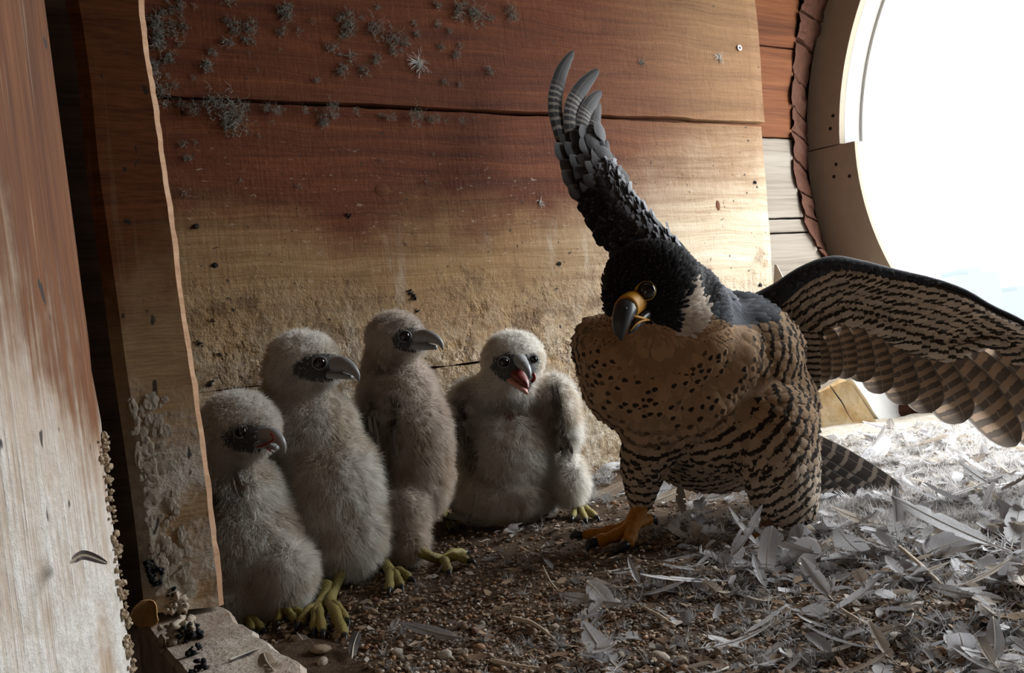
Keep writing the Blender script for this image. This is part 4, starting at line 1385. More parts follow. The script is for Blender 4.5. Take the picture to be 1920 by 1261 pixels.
def chick(label, base, vols, face, eyes, up_beak, lo_beak, feet, quills, bare, dark, seed, mouth=None, count=90000, tint=(1, 1, 1), headd=None, blood=None):
    b = floor_hit(*base)
    t = thing('falcon_chick', (b[0], b[1], float(H(b[0], b[1])[0])), label, 'chick')
    V, F = blob(vols, 0.0045, 6)
    N = np.zeros_like(V)
    for f in F:
        nn = np.cross(V[f[1]] - V[f[0]], V[f[2]] - V[f[0]])
        for i in f: N[i] += nn
    N /= np.maximum(np.linalg.norm(N, axis=1, keepdims=True), 1e-12)
    q = V - CAM; dep = q @ FW
    px, py = CX + FPX * (q @ RT) / dep, CY - FPX * (q @ UP) / dep
    fr = (N @ FW) < 0.25
    ca = np.tile(np.array([[0.70, 0.66, 0.60]]), (len(V), 1)) * np.array(tint)
    ca[polymask(px, py, face) & fr] = (0.085, 0.088, 0.088)
    for pl_ in bare: ca[polymask(px, py, pl_) & fr] = (0.30, 0.17, 0.15)
    obj('body', V, F, M_SKIN, t, True, attrs={'ca': ca})
    fx, fy = np.mean([a for a, _ in face]), np.mean([a for _, a in face])
    hr = headd[2]
    rr = np.random.default_rng(seed)
    def skip(x, y, n):
        front = (n @ FW) < 0.15
        x = x + rr.normal(0, hr * 0.07, len(x)); y = y + rr.normal(0, hr * 0.07, len(y))
        k = polymask(x, y, face) & front & (rr.random(len(x)) < 0.93)
        for pl_ in bare: k |= polymask(x, y, pl_) & front & (rr.random(len(x)) < 0.8)
        return k
    def lenf(x, y):
        dh = np.hypot(x - headd[0], y - headd[1])
        return 0.0078 + 0.0068 * smooth(hr * 0.9, hr * 1.9, dh) - 0.0030 * np.exp(-(np.hypot(x - fx, y - fy) / (hr * 0.62)) ** 2)
    def colf(p, x, y):
        c = np.tile(np.array([[0.92, 0.895, 0.85]]), (len(p), 1)) * np.array(tint)
        nz = vnoise(p * 28, seed)[:, None] * 0.6 + vnoise(p * 75, seed + 1)[:, None] * 0.4
        c = c * (1 - 0.6 * smooth(0.45, 0.75, nz) * np.array([[0.30, 0.40, 0.52]]))
        rim = np.exp(-(np.hypot(x - fx, (y - fy)) / (hr * 0.52)) ** 2)[:, None] * vnoise(p * 260, seed + 5)[:, None]
        c = c * (1 - 0.9 * np.clip(rim * 1.3, 0, 1)) + np.array([[0.10, 0.09, 0.08]]) * 0.9 * np.clip(rim * 1.3, 0, 1)
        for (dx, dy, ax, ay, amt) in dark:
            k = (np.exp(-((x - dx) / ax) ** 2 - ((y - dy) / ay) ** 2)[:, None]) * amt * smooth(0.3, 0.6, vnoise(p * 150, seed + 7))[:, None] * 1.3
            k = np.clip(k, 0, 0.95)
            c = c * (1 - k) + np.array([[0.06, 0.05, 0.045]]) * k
        return c
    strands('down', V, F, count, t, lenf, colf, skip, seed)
    for (ex, ey, ed, er) in eyes:
        # seat the eye on the head's own surface
        near = np.hypot(px - ex, py - ey) < 8
        d0 = dep[near].min() if near.any() else ed
        r = er * d0 / FPX
        c = P(ex, ey, d0 + r * 0.45)
        e = obj('eye', *ball_vf(c, r, 20, 14), M_EYE, t, True)
        en = nrm(CAM - c)
        s_ = nrm(np.cross(en, UP)); u_ = np.cross(s_, en)
        rp = [c + en * r * 0.42 + (s_ * math.cos(a) + u_ * math.sin(a) * 0.92) * r * 1.08 for a in np.linspace(0, 2 * math.pi, 21)]
        obj('eyelid', *tube_vf(np.array(rp), r * 0.15, up=en, n=8, cap=False), M_CRING, e, True)
    def beak(name, pts, mat):
        k = pts[0][2] / FPX * 0.92
        q = catmull(np.array([list(P(x, y, d)) + [a * k, b2 * k] for x, y, d, a, b2 in pts]), 20)
        return obj(name, *tube_vf(q[:, :3], np.maximum(q[:, 3], 2e-4), np.maximum(q[:, 4], 2e-4), up=UP, n=14), mat, t, True)
    ub = beak('upper_beak', up_beak, M_CBEAK)
    lb_ = beak('lower_beak', lo_beak, M_CBEAK if mouth is None else M_PINK)
    nx_, ny_, nd_ = up_beak[1][:3]
    obj('nostril', *ball_vf(P(nx_ + 3, ny_ - 2, nd_ - up_beak[1][3] / FPX * nd_ * 0.93), 0.0013, 8, 6), M_TALON, ub, True)
    if mouth: beak('mouth', mouth, M_MOUTH)
    for path, rpx in (blood or []):
        obj('blood_streak', *tube_vf([P(*z) for z in path], rpx * path[0][2] / FPX, n=6, steps=10), M_BLOOD, ub, True)
    for tars, rt, toes in feet:
        pts = [P(*z) for z in tars]
        pts[-1] = floor_hit(tars[-1][0], tars[-1][1], 0.006)
        r0 = rt * tars[0][2] / FPX
        f_ = obj('foot', *tube_vf(pts, [r0 * 1.15, r0, r0 * 1.1][:len(pts)] if len(pts) == 3 else [r0, r0 * 1.1], steps=10, n=10), M_CLEG, t, True)
        for tx, ty in toes:
            e = floor_hit(tx, ty, 0.004)
            m0 = (pts[-1] + e) / 2 + _Z * 0.005
            cc = catmull([pts[-1], m0, e], 12)
            rad = np.interp(np.linspace(0, 1, 12), [0, .5, .9, 1], [1.0, .85, .78, .5]) * r0 * (1 + 0.13 * np.sin(np.linspace(0, 18, 12)))
            obj('toe', *tube_vf(cc, rad, n=8), M_CLEG, f_, True)
            dd = nrm(cc[-1] - cc[-3])
            a = cc[-1]
            obj('talon', *tube_vf([a - dd * r0 * 0.3, a + dd * r0 * 1.0 + _Z * r0 * 0.35, a + dd * r0 * 1.9 - _Z * r0 * 0.3], np.array([0.6, 0.42, 0.05]) * r0, steps=8, n=7), M_TALON, f_, True)
    if quills:
        fe = Feathers()
        for (x0, y0, x1, y1, d, nq) in quills:
            for k in range(nq):
                jx, jy = (rr.random() - 0.5) * 16, (rr.random() - 0.5) * 22
                a, e = P(x0 + jx, y0 + jy, d), P(x1 + jx * 1.3, y1 + jy, d - 0.004)
                fe.add(np.array([a, (a + e) / 2 - FW * 0.003, e]), None, -FW, 0.0017, np.array((0.16, 0.135, 0.12)) * (0.6 + 0.9 * rr.random()), cbc(0, 0, 0, rr.random()), WPROF_R, 6, 3, 0.3)
        fe.build('wing_quills', M_PLUM, t, 'stuff', 'dark quill feathers of the wing stub')
    return t

# front chick beside the post
c1 = chick('white downy chick right beside the post, closest to the viewer', (490, 1150),
    [ell(448, 800, 0.875, 74, 66, 66), ell(478, 818, 0.86, 42, 34, 40), ell(430, 850, 0.89, 62, 60, 60), ell(448, 930, 0.89, 72, 90, 78), ell(458, 1020, 0.89, 98, 112, 95), ell(535, 1070, 0.865, 48, 58, 50), ell(450, 1090, 0.875, 80, 55, 80), ell(520, 1105, 0.868, 50, 38, 45)],
    [(414, 812), (436, 796), (470, 793), (506, 798), (520, 812), (520, 838), (480, 850), (440, 846), (420, 836)],
    [(452, 809, 0.815, 12)],
    [(494, 815, 0.835, 15, 17), (510, 815, 0.826, 14, 15), (524, 824, 0.82, 10, 11), (532, 838, 0.818, 5.5, 6), (534, 851, 0.818, 1, 1)],
    [(484, 833, 0.84, 12, 8), (504, 836, 0.83, 11, 7), (520, 840, 0.825, 6, 4)],
    [([(452, 1135, 0.86), (450, 1152, 0.855), (462, 1160, 0.85)], 9, [(494, 1182), (474, 1184), (440, 1166)]),
     ([(552, 1118, 0.855), (545, 1132, 0.85), (530, 1148, 0.845)], 9, [(522, 1168), (556, 1166), (570, 1152)])],
    [(436, 890, 448, 925, 0.835, 5)], [[(422, 955), (428, 935), (450, 918), (462, 896), (468, 905), (456, 935), (440, 955)]],
    [(444, 905, 12, 40, 0.7), (410, 930, 18, 40, 0.5)], 101, headd=(448, 800, 74),
    blood=[([(508, 812, 0.811), (514, 822, 0.809), (500, 832, 0.814), (482, 838, 0.822)], 2.2), ([(500, 838, 0.817), (508, 846, 0.818)], 1.8)])

# second chick
c2 = chick('tall white downy chick with a grey face and closed beak, second from the post', (620, 1060),
    [ell(568, 682, 0.955, 70, 62, 64), ell(600, 690, 0.94, 44, 36, 42), ell(560, 735, 0.97, 64, 62, 62), ell(578, 810, 0.97, 84, 92, 80), ell(612, 920, 0.97, 98, 130, 100), ell(640, 1000, 0.965, 80, 80, 85), ell(560, 960, 0.98, 70, 110, 80), ell(656, 1030, 0.955, 48, 48, 50)],
    [(549, 682), (575, 666), (612, 661), (648, 668), (660, 680), (662, 704), (628, 714), (596, 718), (566, 712), (552, 700)],
    [(599, 680, 0.90, 12)],
    [(628, 684, 0.918, 16, 18), (644, 683, 0.910, 15, 16), (658, 690, 0.904, 11, 12), (669, 702, 0.901, 6, 7), (673, 715, 0.901, 1, 1)],
    [(618, 702, 0.92, 12, 8), (640, 704, 0.912, 11, 7), (660, 707, 0.906, 6, 4)],
    [([(612, 1090, 0.90), (606, 1120, 0.885), (596, 1138, 0.875)], 10, [(590, 1182), (606, 1186), (560, 1172)]),
     ([(640, 1070, 0.92), (624, 1110, 0.90), (618, 1132, 0.888)], 10, [(646, 1192), (650, 1164), (634, 1176)])],
    [], [[(545, 826), (556, 815), (570, 812), (572, 826), (560, 836)]],
    [(575, 800, 20, 25, 0.35), (548, 700, 14, 14, 0.6)], 202, headd=(568, 682, 70))

# third chick, darker, with wing quills
c3 = chick('brownish downy chick with dark wing quills, third from the post', (770, 1030),
    [ell(742, 632, 1.045, 54, 48, 52), ell(768, 640, 1.03, 34, 28, 34), ell(730, 675, 1.06, 46, 44, 46), ell(745, 730, 1.06, 64, 70, 64), ell(765, 830, 1.06, 74, 118, 80), ell(720, 800, 1.045, 50, 95, 48), ell(800, 890, 1.07, 38, 70, 60), ell(752, 965, 1.02, 44, 70, 50), ell(764, 1015, 1.005, 32, 34, 36), ell(704, 960, 1.00, 36, 66, 42), ell(712, 1012, 0.99, 26, 30, 30)],
    [(733, 636), (744, 619), (772, 613), (796, 614), (812, 628), (808, 652), (776, 662), (752, 658), (738, 650)],
    [(759, 630, 0.99, 10.5)],
    [(782, 634, 1.0, 14, 15), (798, 630, 0.99, 13.5, 14), (814, 634, 0.983, 10, 10.5), (826, 643, 0.98, 6, 6), (830, 656, 0.98, 1, 1)],
    [(776, 648, 1.0, 11, 8), (798, 649, 0.99, 10, 8), (819, 651, 0.985, 5.5, 4.5)],
    [([(772, 1025, 1.0), (800, 1040, 0.985), (830, 1050, 0.97)], 9.5, [(880, 1052), (872, 1036), (842, 1072)]),
     ([(704, 1025, 0.985), (722, 1055, 0.965), (734, 1074, 0.955)], 9.5, [(752, 1100), (730, 1106), (770, 1086)]),
     ([(815, 945, 1.09), (826, 958, 1.08), (838, 968, 1.07)], 9, [(866, 985), (846, 992)])],
    [(704, 852, 716, 892, 0.985, 16), (698, 790, 706, 830, 0.99, 8), (738, 800, 742, 850, 0.99, 5)], [],
    [(708, 880, 22, 26, 1.0), (700, 780, 12, 50, 0.85), (738, 790, 10, 70, 0.75), (722, 690, 30, 12, 0.6), (735, 605, 40, 14, 0.35)], 303, tint=(0.86, 0.80, 0.76), headd=(742, 632, 54))

# fourth chick, beak open
c4 = chick('white downy chick sitting by the wall with its beak wide open, fourth from the post', (960, 960),
    [ell(962, 672, 1.19, 58, 52, 54), ell(968, 690, 1.165, 40, 32, 40), ell(955, 730, 1.20, 66, 50, 60), ell(955, 850, 1.21, 84, 118, 80), ell(888, 760, 1.21, 42, 52, 44), ell(1035, 760, 1.205, 40, 58, 44), ell(955, 925, 1.20, 86, 45, 80), ell(1070, 900, 1.18, 27, 46, 36), ell(905, 925, 1.19, 45, 48, 45)]
    + chain([(872, 760, 1.195), (856, 820, 1.185), (880, 872, 1.18)], [32, 25, 12]) + chain([(1046, 750, 1.19), (1062, 800, 1.185), (1064, 842, 1.18)], [30, 24, 12]),
    [(918, 690), (926, 668), (950, 660), (976, 668), (1000, 660), (1012, 672), (1012, 690), (1000, 716), (985, 738), (962, 722), (930, 706)],
    [(945, 679, 1.13, 10), (1001, 673, 1.15, 7)],
    [(974, 674, 1.146, 15, 13), (980, 682, 1.130, 13, 11), (988, 692, 1.120, 9, 8), (992, 703, 1.117, 5, 5), (992, 711, 1.118, 1, 1)],
    [(962, 712, 1.142, 15, 6), (974, 722, 1.128, 13, 5.5), (984, 732, 1.12, 8, 4.5), (990, 738, 1.118, 2, 2)],
    [([(1068, 932, 1.18), (1074, 944, 1.17), (1084, 952, 1.165)], 8, [(1118, 970), (1098, 975), (1074, 972)])],
    [(862, 790, 868, 830, 1.165, 9), (888, 830, 878, 874, 1.165, 12), (1036, 730, 1046, 790, 1.165, 12), (1050, 800, 1070, 848, 1.165, 14)],
    [[(938, 772), (950, 760), (968, 762), (974, 778), (958, 790), (942, 786)]],
    [(868, 770, 16, 45, 0.85), (886, 850, 14, 30, 0.9), (1042, 760, 12, 55, 0.85), (1058, 830, 16, 22, 0.8), (955, 755, 50, 12, 0.5), (1000, 930, 50, 10, 0.3)], 404,
    mouth=[(972, 690, 1.150, 18, 10), (974, 704, 1.138, 17, 11), (984, 718, 1.127, 10, 8), (989, 728, 1.122, 3, 3)], headd=(962, 672, 58),
    blood=[([(1000, 700, 1.122), (1002, 708, 1.12), (996, 716, 1.12)], 4)])
# ================================================================== litter, feathers and loose things
def mat_fallen():
    t = NT('fallen_feather')
    oi = t.n('ObjectInfo'); r = oi.outputs['Random']
    uv = t.n('UVMap', uv_map='uv')
    su = t.n('SeparateXYZ'); t.set(su.inputs[0], uv.outputs[0])
    u, v = su.outputs[0], su.outputs[1]
    base = oi.outputs['Color']
    barb = t.noise(t.scale(uv.outputs[0], (5, 160, 1)), 1.0, 2)
    c = t.mix(t.math('MULTIPLY', t.rng(barb, 0.4, 0.75), 0.45), base, (0.09, 0.085, 0.085))
    tip = t.math('MULTIPLY', t.rng(v, 0.55, 1.0), t.rng(t.math('FRACT', t.math('MULTIPLY', r, 7.31)), 0.45, 0.6))
    c = t.mix(t.math('MULTIPLY', tip, 0.6), c, (0.13, 0.12, 0.12))
    sh = t.rng(t.math('ABSOLUTE', t.math('SUBTRACT', u, 0.5)), 0.03, 0.012)
    c = t.mix(t.math('MULTIPLY', sh, 0.7), c, (0.72, 0.68, 0.60))
    return t.pbsdf(c, 0.6, t.bump(barb, 0.3, 0.001), 0.25, 0.28)
M_FALLEN = mat_fallen()
def mat_fixed_feather(name, a, b, at=0.55):
    t = NT(name)
    uv = t.n('UVMap', uv_map='uv')
    su = t.n('SeparateXYZ'); t.set(su.inputs[0], uv.outputs[0])
    barb = t.noise(t.scale(uv.outputs[0], (5, 160, 1)), 1.0, 2)
    c = t.mix(t.rng(su.outputs[1], at - 0.2, at + 0.2), a, b)
    c = t.mix(t.math('MULTIPLY', t.rng(barb, 0.4, 0.75), 0.35), c, (0.1, 0.09, 0.09))
    sh = t.rng(t.math('ABSOLUTE', t.math('SUBTRACT', su.outputs[0], 0.5)), 0.03, 0.012)
    c = t.mix(t.math('MULTIPLY', sh, 0.7), c, (0.75, 0.70, 0.62))
    return t.pbsdf(c, 0.6, None, 0.25, 0.3)
M_FWHITE = mat_fixed_feather('white_feather', (0.80, 0.80, 0.82), (0.72, 0.72, 0.75))
M_FGREY = mat_fixed_feather('grey_feather', (0.60, 0.57, 0.56), (0.40, 0.38, 0.38))
M_FBROWN = mat_fixed_feather('brown_feather', (0.66, 0.62, 0.58), (0.14, 0.11, 0.09), 0.6)
M_FDARK = mat_fixed_feather('dark_feather', (0.20, 0.18, 0.17), (0.07, 0.06, 0.06), 0.4)
M_FTAN = mat_fixed_feather('tan_feather', (0.52, 0.43, 0.33), (0.42, 0.33, 0.25), 0.5)

def fallen_vf(L, W, bend, roll, seed, downy=0.35, prof=WPROF_R, nv=26, nu=5, splits=4):
    """a shed feather lying along +X: vane with splits, bare quill, downy barbs at its base; returns V, F(list), UV"""
    r = np.random.default_rng(seed)
    v = np.linspace(0, 1, nv); u = np.linspace(-1, 1, nu)
    x0 = downy * L
    wv = np.interp(v, WPROF_V, prof) * W * (1 + (r.random(nv) - 0.5) * 0.15)
    side_jit = np.ones((nv, nu))
    for _ in range(splits):
        k = r.integers(3, nv - 3); sgn = r.integers(0, 2)
        side_jit[k, (0 if sgn else nu - 1)] *= 0.3 + 0.4 * r.random()
    def cz(x): return bend * (x / L) ** 2 * L
    V, UV, F = [], [], []
    for i in range(nv):
        x = x0 + (L - x0) * v[i]
        for j in range(nu):
            yy = u[j] * wv[i] * side_jit[i, j]
            V.append((x - abs(u[j]) * wv[i] * 0.25 * (1 - v[i]), yy, cz(x) + roll * abs(yy) * 0.7 + 0.18 * W * (u[j] ** 2) * math.sin(seed + 2 * v[i])))
            UV.append((u[j] * 0.5 + 0.5, v[i]))
    for i in range(nv - 1):
        for j in range(nu - 1):
            a = i * nu + j
            F.append([a, a + 1, a + nu + 1, a + nu])
    # quill
    q = np.array([(x, 0, cz(x) + 0.0003) for x in np.linspace(-0.06 * L, L * 0.95, 8)])
    tv, tf = tube_vf(q, np.linspace(max(0.0007, W * 0.06), 0.0002, 8), n=4)
    n0 = len(V)
    V += [tuple(p) for p in tv]; UV += [(0.5, 0.3)] * len(tv); F += [[a + n0 for a in f] for f in tf]
    # downy barbs
    for k in range(int(26 * min(1.3, downy / 0.35))):
        x = L * downy * (0.15 + 0.95 * r.random()); s = 1 if k % 2 else -1
        ln = W * (0.7 + 0.9 * r.random()); up_ = (r.random() - 0.3) * ln * 0.7
        n0 = len(V); w_ = 0.0004
        m_ = (x + ln * 0.25, s * ln * 0.55, cz(x) + up_ * 0.7); e = (x + ln * (0.3 + 0.4 * r.random()), s * ln, cz(x) + up_)
        V += [(x - w_, 0, cz(x)), (x + w_, 0, cz(x)), (m_[0] - w_, m_[1], m_[2]), (m_[0] + w_, m_[1], m_[2]), e]
        UV += [(0.1, 0.0)] * 5
        F += [[n0, n0 + 1, n0 + 3, n0 + 2], [n0 + 2, n0 + 3, n0 + 4]]
    return np.array(V), F, np.array(UV)

FV = []
specs = [(0.050, 0.0085, 0.25, 0.3, .35, WPROF_R), (0.034, 0.0095, 0.45, 0.5, .45, WPROF_R), (0.070, 0.0090, 0.15, 0.2, .22, WPROF_P), (0.026, 0.0080, 0.6, 0.6, .5, WPROF_R),
         (0.044, 0.0110, -0.2, 0.3, .35, WPROF_R), (0.060, 0.0105, 0.3, -0.3, .25, WPROF_P), (0.030, 0.0065, -0.35, 0.4, .5, WPROF_R), (0.085, 0.0100, 0.1, 0.25, .15, WPROF_P),
         (0.020, 0.0075, 0.7, 0.5, .6, WPROF_R), (0.038, 0.0075, 0.35, -0.4, .4, WPROF_R), (0.024, 0.0090, -0.3, 0.7, .4, WPROF_R), (0.055, 0.0075, 0.5, 0.4, .3, WPROF_P)]
for i, (L_, W_, be, ro, do, pr) in enumerate(specs):
    V, F, UV = fallen_vf(L_, W_ * 0.86, be, ro, 40 + i, do, pr)
    me = raw_mesh('feather', V, F, True, UV)
    me.materials.append(M_FALLEN)
    FV.append(me)

rl = np.random.default_rng(21)
ORD = 'first second third fourth fifth sixth seventh eighth ninth tenth eleventh twelfth thirteenth fourteenth fifteenth sixteenth seventeenth eighteenth nineteenth twentieth'.split()
def name_apart(items, end='from the left'):
    """items: (object, description, where, px); things alike in look and place are told apart by their order across the photo"""
    g = {}
    for it in items: g.setdefault((it[1], it[2]), []).append(it)
    for (d, w), l in g.items():
        l.sort(key=lambda q: q[3])
        for k, it in enumerate(l):
            lab = d + ' ' + w
            if len(l) == 2: lab += ', ' + ('the one further left', 'the one further right')[k]
            elif len(l) > 2: lab += ', ' + ('leftmost' if k == 0 else 'rightmost' if k == len(l) - 1 else ORD[min(k, 19)] + ' ' + end)
            it[0]['label'] = lab
def zone(px, py):
    if py < 960 and px < 1150: return 'beside the open-beaked chick'
    if py < 900: return 'near the wooden block'
    if px > 1560 and py < 960: return 'in the light behind the tail'
    if px > 1560 and py < 1060: return 'in the litter right of the tail'
    if px > 1560 and py < 1150: return 'in the litter at the right'
    if px > 1560: return 'in the bottom right corner'
    if px > 1400 and py < 1000: return 'under the tail'
    if px > 1380 and py < 1110: return 'around the banded leg'
    if px > 1380: return 'on the gravel below the banded leg'
    if py < 1010 and px > 1150: return 'between the falcon\'s legs'
    if px > 1100 and py < 1110: return 'below the orange foot'
    if px > 1100: return 'on the front gravel, centre'
    if px > 860 and py < 1080: return 'left of the orange foot'
    if px > 860: return 'on the gravel, front middle'
    if py < 1110: return 'around the brownish chick\'s feet'
    return 'on the gravel beside the sill'
FCOL = [('white', (0.80, 0.80, 0.82), .30), ('pale grey', (0.60, 0.59, 0.60), .27), ('grey', (0.40, 0.39, 0.40), .20), ('tan', (0.56, 0.48, 0.40), .13), ('dark brown', (0.20, 0.17, 0.15), .10)]
def scatter_px(n, dens):
    """points spread evenly over the seen floor, thinned by dens"""
    out = []
    while len(out) < n:
        px, py = rl.uniform(430, 1990, 4 * n), rl.uniform(790, 1290, 4 * n)
        k = rl.random(4 * n) < dens(px, py)
        px, py = px[k], py[k]
        p = floor_hits(px, py)
        ok = (p[:, 0] > 0.12) & (p[:, 0] < 1.95) & (p[:, 1] > 0.25) & (p[:, 1] < 1.17) & ((p[:, 0] < 1.28) | (p[:, 1] < 1.05)) & ~((p[:, 0] < 0.2) & (p[:, 1] < 0.76))
        out += [(a, b, q) for a, b, q in zip(px[ok], py[ok], p[ok])]
    return out[:n]
def keep_foot(px, py):
    """litter is trodden flat under the falcon's foot"""
    return 1 - 0.97 * ((px > 1040) & (px < 1270) & (py > 945) & (py < 1085))
def dens_feather(px, py):
    d = 0.10 + 0.9 * smooth(880, 1350, px)
    d = d * (1 - 0.72 * smooth(1080, 1180, py) * (1 - smooth(1500, 1800, px) * 0.6))
    d = np.where((px < 1080) & (py > 1040), d * 0.55, d)
    d = np.where((py < 1000) & (px > 880) & (px < 1130), 0.9, d)
    return d * keep_foot(px, py)
items = []
pts = scatter_px(285, dens_feather)
for px, py, p in pts:
    near_ = py > 1090
    k = int(rl.integers(0, len(FV)))
    o = bpy.data.objects.new('shed_feather', FV[k])
    COL.objects.link(o)
    s = (0.75 + 0.5 * rl.random()) * (0.8 if near_ else 1.05)
    o.location = (p[0], p[1], p[2] + 0.003 + 0.006 * rl.random())
    tilt = (rl.random() - 0.35) * 0.9
    o.rotation_euler = ((rl.random() - 0.5) * 1.3, -tilt * (0.6 if not near_ else 0.35), rl.random() * 6.283)
    o.scale = (s, s * (0.8 + 0.4 * rl.random()), s)
    ci = int(rl.choice(5, p=[q[2] for q in FCOL]))
    f_ = 0.85 + 0.3 * rl.random()
    o.color = tuple(min(1, q * f_) for q in FCOL[ci][1]) + (1,)
    ln = specs[k][0] * s
    tag(o, None, 'feather', 'shed feathers strewn over the nest floor')
    items.append((o, ('long ' if ln > 0.052 else 'small ' if ln < 0.028 else 'curled ' if abs(specs[k][2]) > 0.4 else '') + FCOL[ci][0] + ' shed feather', zone(px, py), px))
name_apart(items)

def placed(name, path, Wpx, mat, label, face=None, prof=WPROF_R, downy=0, cat='feather', nv=22):
    """a single notable feather; path of (px,py,d)"""
    pth = np.array([P(*q) for q in path]); d = path[0][2]
    nor = nrm(CAM - pth.mean(0)) if face is None else nrm(face)
    f = Feathers()
    f.add(pth, None, nor, Wpx * d / FPX, (0.5, 0.5, 0.5), cbc(0, 0, 0, 0.5), prof, nv, 7, 0.25, 0.08)
    c = catmull(pth, 14)
    t = thing(name, tuple(c[np.argmin(c[:, 2])]), label, cat)
    f.build('vane', mat, t)
    obj('quill', *tube_vf(np.concatenate([[c[0] - (c[1] - c[0]) * 1.6], c]) + nor * 0.0006, np.concatenate([[0.0007], np.linspace(0.0008, 0.0002, 14)]), n=6), M_QUILL, t, True)
    if downy:
        V, F = [], []
        for k in range(downy):
            i = int(rl.integers(0, 5)); s_ = np.cross(nor, nrm(c[i + 1] - c[i])) * (1 if k % 2 else -1)
            ln = Wpx * d / FPX * (0.7 + 0.9 * rl.random())
            a = c[i]; m_ = a + s_ * ln * 0.6 + nor * 0.004 * (rl.random() - 0.3) - (c[1] - c[0]) * 0.2; e = a + s_ * ln + nor * 0.008 * (rl.random() - 0.5) + UP * 0.004 * (rl.random() - 0.5)
            n0 = len(V); w_ = UP * 0.0004
            V += [a - w_, a + w_, m_ - w_, m_ + w_, e]; F += [[n0, n0 + 1, n0 + 3, n0 + 2], [n0 + 2, n0 + 3, n0 + 4]]
        obj('downy_barbs', np.array(V), F, mat, t, False, np.tile([[0.1, 0.05]], (len(V), 1)))
    return t
M_QUILL = plain('pale_quill', (0.66, 0.62, 0.54), 0.45, 0.4)
def gd(px, py): return project(floor_hit(px, py))[2]
g1 = gd(1440, 1085)
placed('shed_feather', [(1437, 1078, g1), (1438, 1040, g1), (1448, 985, g1 + 0.01)], 17, M_FGREY, 'small grey feather standing upright in front of the banded leg', downy=18)
g1 = gd(1475, 1065)
placed('shed_feather', [(1462, 1060, g1), (1500, 1040, g1), (1532, 1015, g1 + .005)], 24, M_FWHITE, 'broad pale feather leaning beside the upright grey one', downy=14)
g1 = gd(1490, 1020)
placed('shed_feather', [(1495, 1024, g1), (1498, 1005, g1 + .005), (1510, 985, g1 + .01)], 19, M_FWHITE, 'rounded white feather below the barred thigh of the falcon', downy=8)
g1 = gd(1140, 1078)
placed('shed_feather', [(1140, 1072, g1), (1230, 1060, g1 + .012), (1300, 1045, g1 + .025), (1356, 1036, g1 + .035)], 15, M_FGREY, 'long grey-brown feather lying below the orange foot', UP * 0.9 - FW * 0.4, WPROF_R, 10)
g1 = gd(1120, 1135)
placed('shed_feather', [(1102, 1092, g1 + .02), (1120, 1108, g1), (1146, 1138, g1 - .005)], 18, M_FWHITE, 'curled cream-white feather on the gravel below the long grey feather', downy=10)
g1 = gd(1790, 1050)
placed('shed_feather', [(1755, 1042, g1), (1810, 1046, g1 - .005), (1868, 1030, g1 - .01)], 22, M_FBROWN, 'dark brown tipped feather with a white base at the right', downy=14)
placed('shed_feather', [(1735, 1040, g1 + .02), (1765, 1025, g1 + .015), (1835, 1000, g1 + .02)], 24, M_FWHITE, 'curved white feather behind the brown tipped one', downy=12)
g1 = gd(1850, 1261)
placed('shed_feather', [(1842, 1268, g1), (1864, 1215, g1 + .01), (1862, 1155, g1 + .03)], 18, M_FGREY, 'slender pale feather rising in the bottom right corner', prof=WPROF_P)
placed('shed_feather', [(1800, 1250, g1 + .03), (1805, 1215, g1 + .03), (1798, 1185, g1 + .03)], 26, M_FWHITE, 'wide whitish feather behind the slender corner feather', downy=10)
g1 = gd(1780, 960)
placed('shed_feather', [(1776, 962, g1), (1820, 940, g1 + .03), (1868, 912, g1 + .06)], 16, M_FWHITE, 'bright white feather lying in the light near the right edge', UP * 0.8 - FW * 0.5)
g1 = gd(1620, 868)
placed('shed_feather', [(1668, 820, g1 + .06), (1645, 845, g1 + .02), (1618, 872, g1)], 15, M_FWHITE, 'white feather in front of the wooden block, behind the tail', UP * 0.5 - FW * 0.7, downy=10)
g1 = gd(1225, 945)
placed('shed_feather', [(1225, 940, g1), (1262, 925, g1 + .01), (1300, 908, g1 + .02)], 11, M_FTAN, 'tan pointed feather between the falcon\'s legs', UP * 0.6 - FW * 0.6, WPROF_P)
placed('shed_feather', [(1222, 932, g1 + .02), (1238, 915, g1 + .03), (1248, 892, g1 + .04)], 17, M_FWHITE, 'pale feather standing behind the falcon\'s left leg')
g1 = gd(950, 985)
placed('shed_feather', [(952, 985, g1), (1000, 968, g1 + .02), (1046, 952, g1 + .05)], 9, M_FWHITE, 'narrow white feather at the feet of the open-beaked chick', UP * 0.6 - FW * 0.6, WPROF_P, 8)
g1 = gd(1110, 935)
placed('shed_feather', [(1100, 938, g1), (1135, 925, g1 + .01), (1170, 905, g1 + .02)], 12, M_FTAN, 'tan feather between the open-beaked chick and the falcon', UP * 0.6 - FW * 0.6)
g1 = gd(1130, 890)
placed('shed_feather', [(1165, 868, g1 + .01), (1140, 876, g1), (1118, 892, g1)], 11, M_FWHITE, 'white feather against the wall behind the falcon', UP * 0.6 - FW * 0.6, downy=8)
g1 = gd(590, 1240)
placed('shed_feather', [(560, 1190, g1 + .07), (580, 1215, g1 + .04), (598, 1236, g1 + .015)], 12, M_FGREY, 'grey feather beside the sill near the chicks\' feet', downy=12)
placed('shed_feather', [(660, 1230, gd(660, 1240)), (664, 1205, gd(664, 1225)), (672, 1184, gd(668, 1220) + .01)], 10, M_FDARK, 'small dark feather on the gravel right of the chick\'s talons')
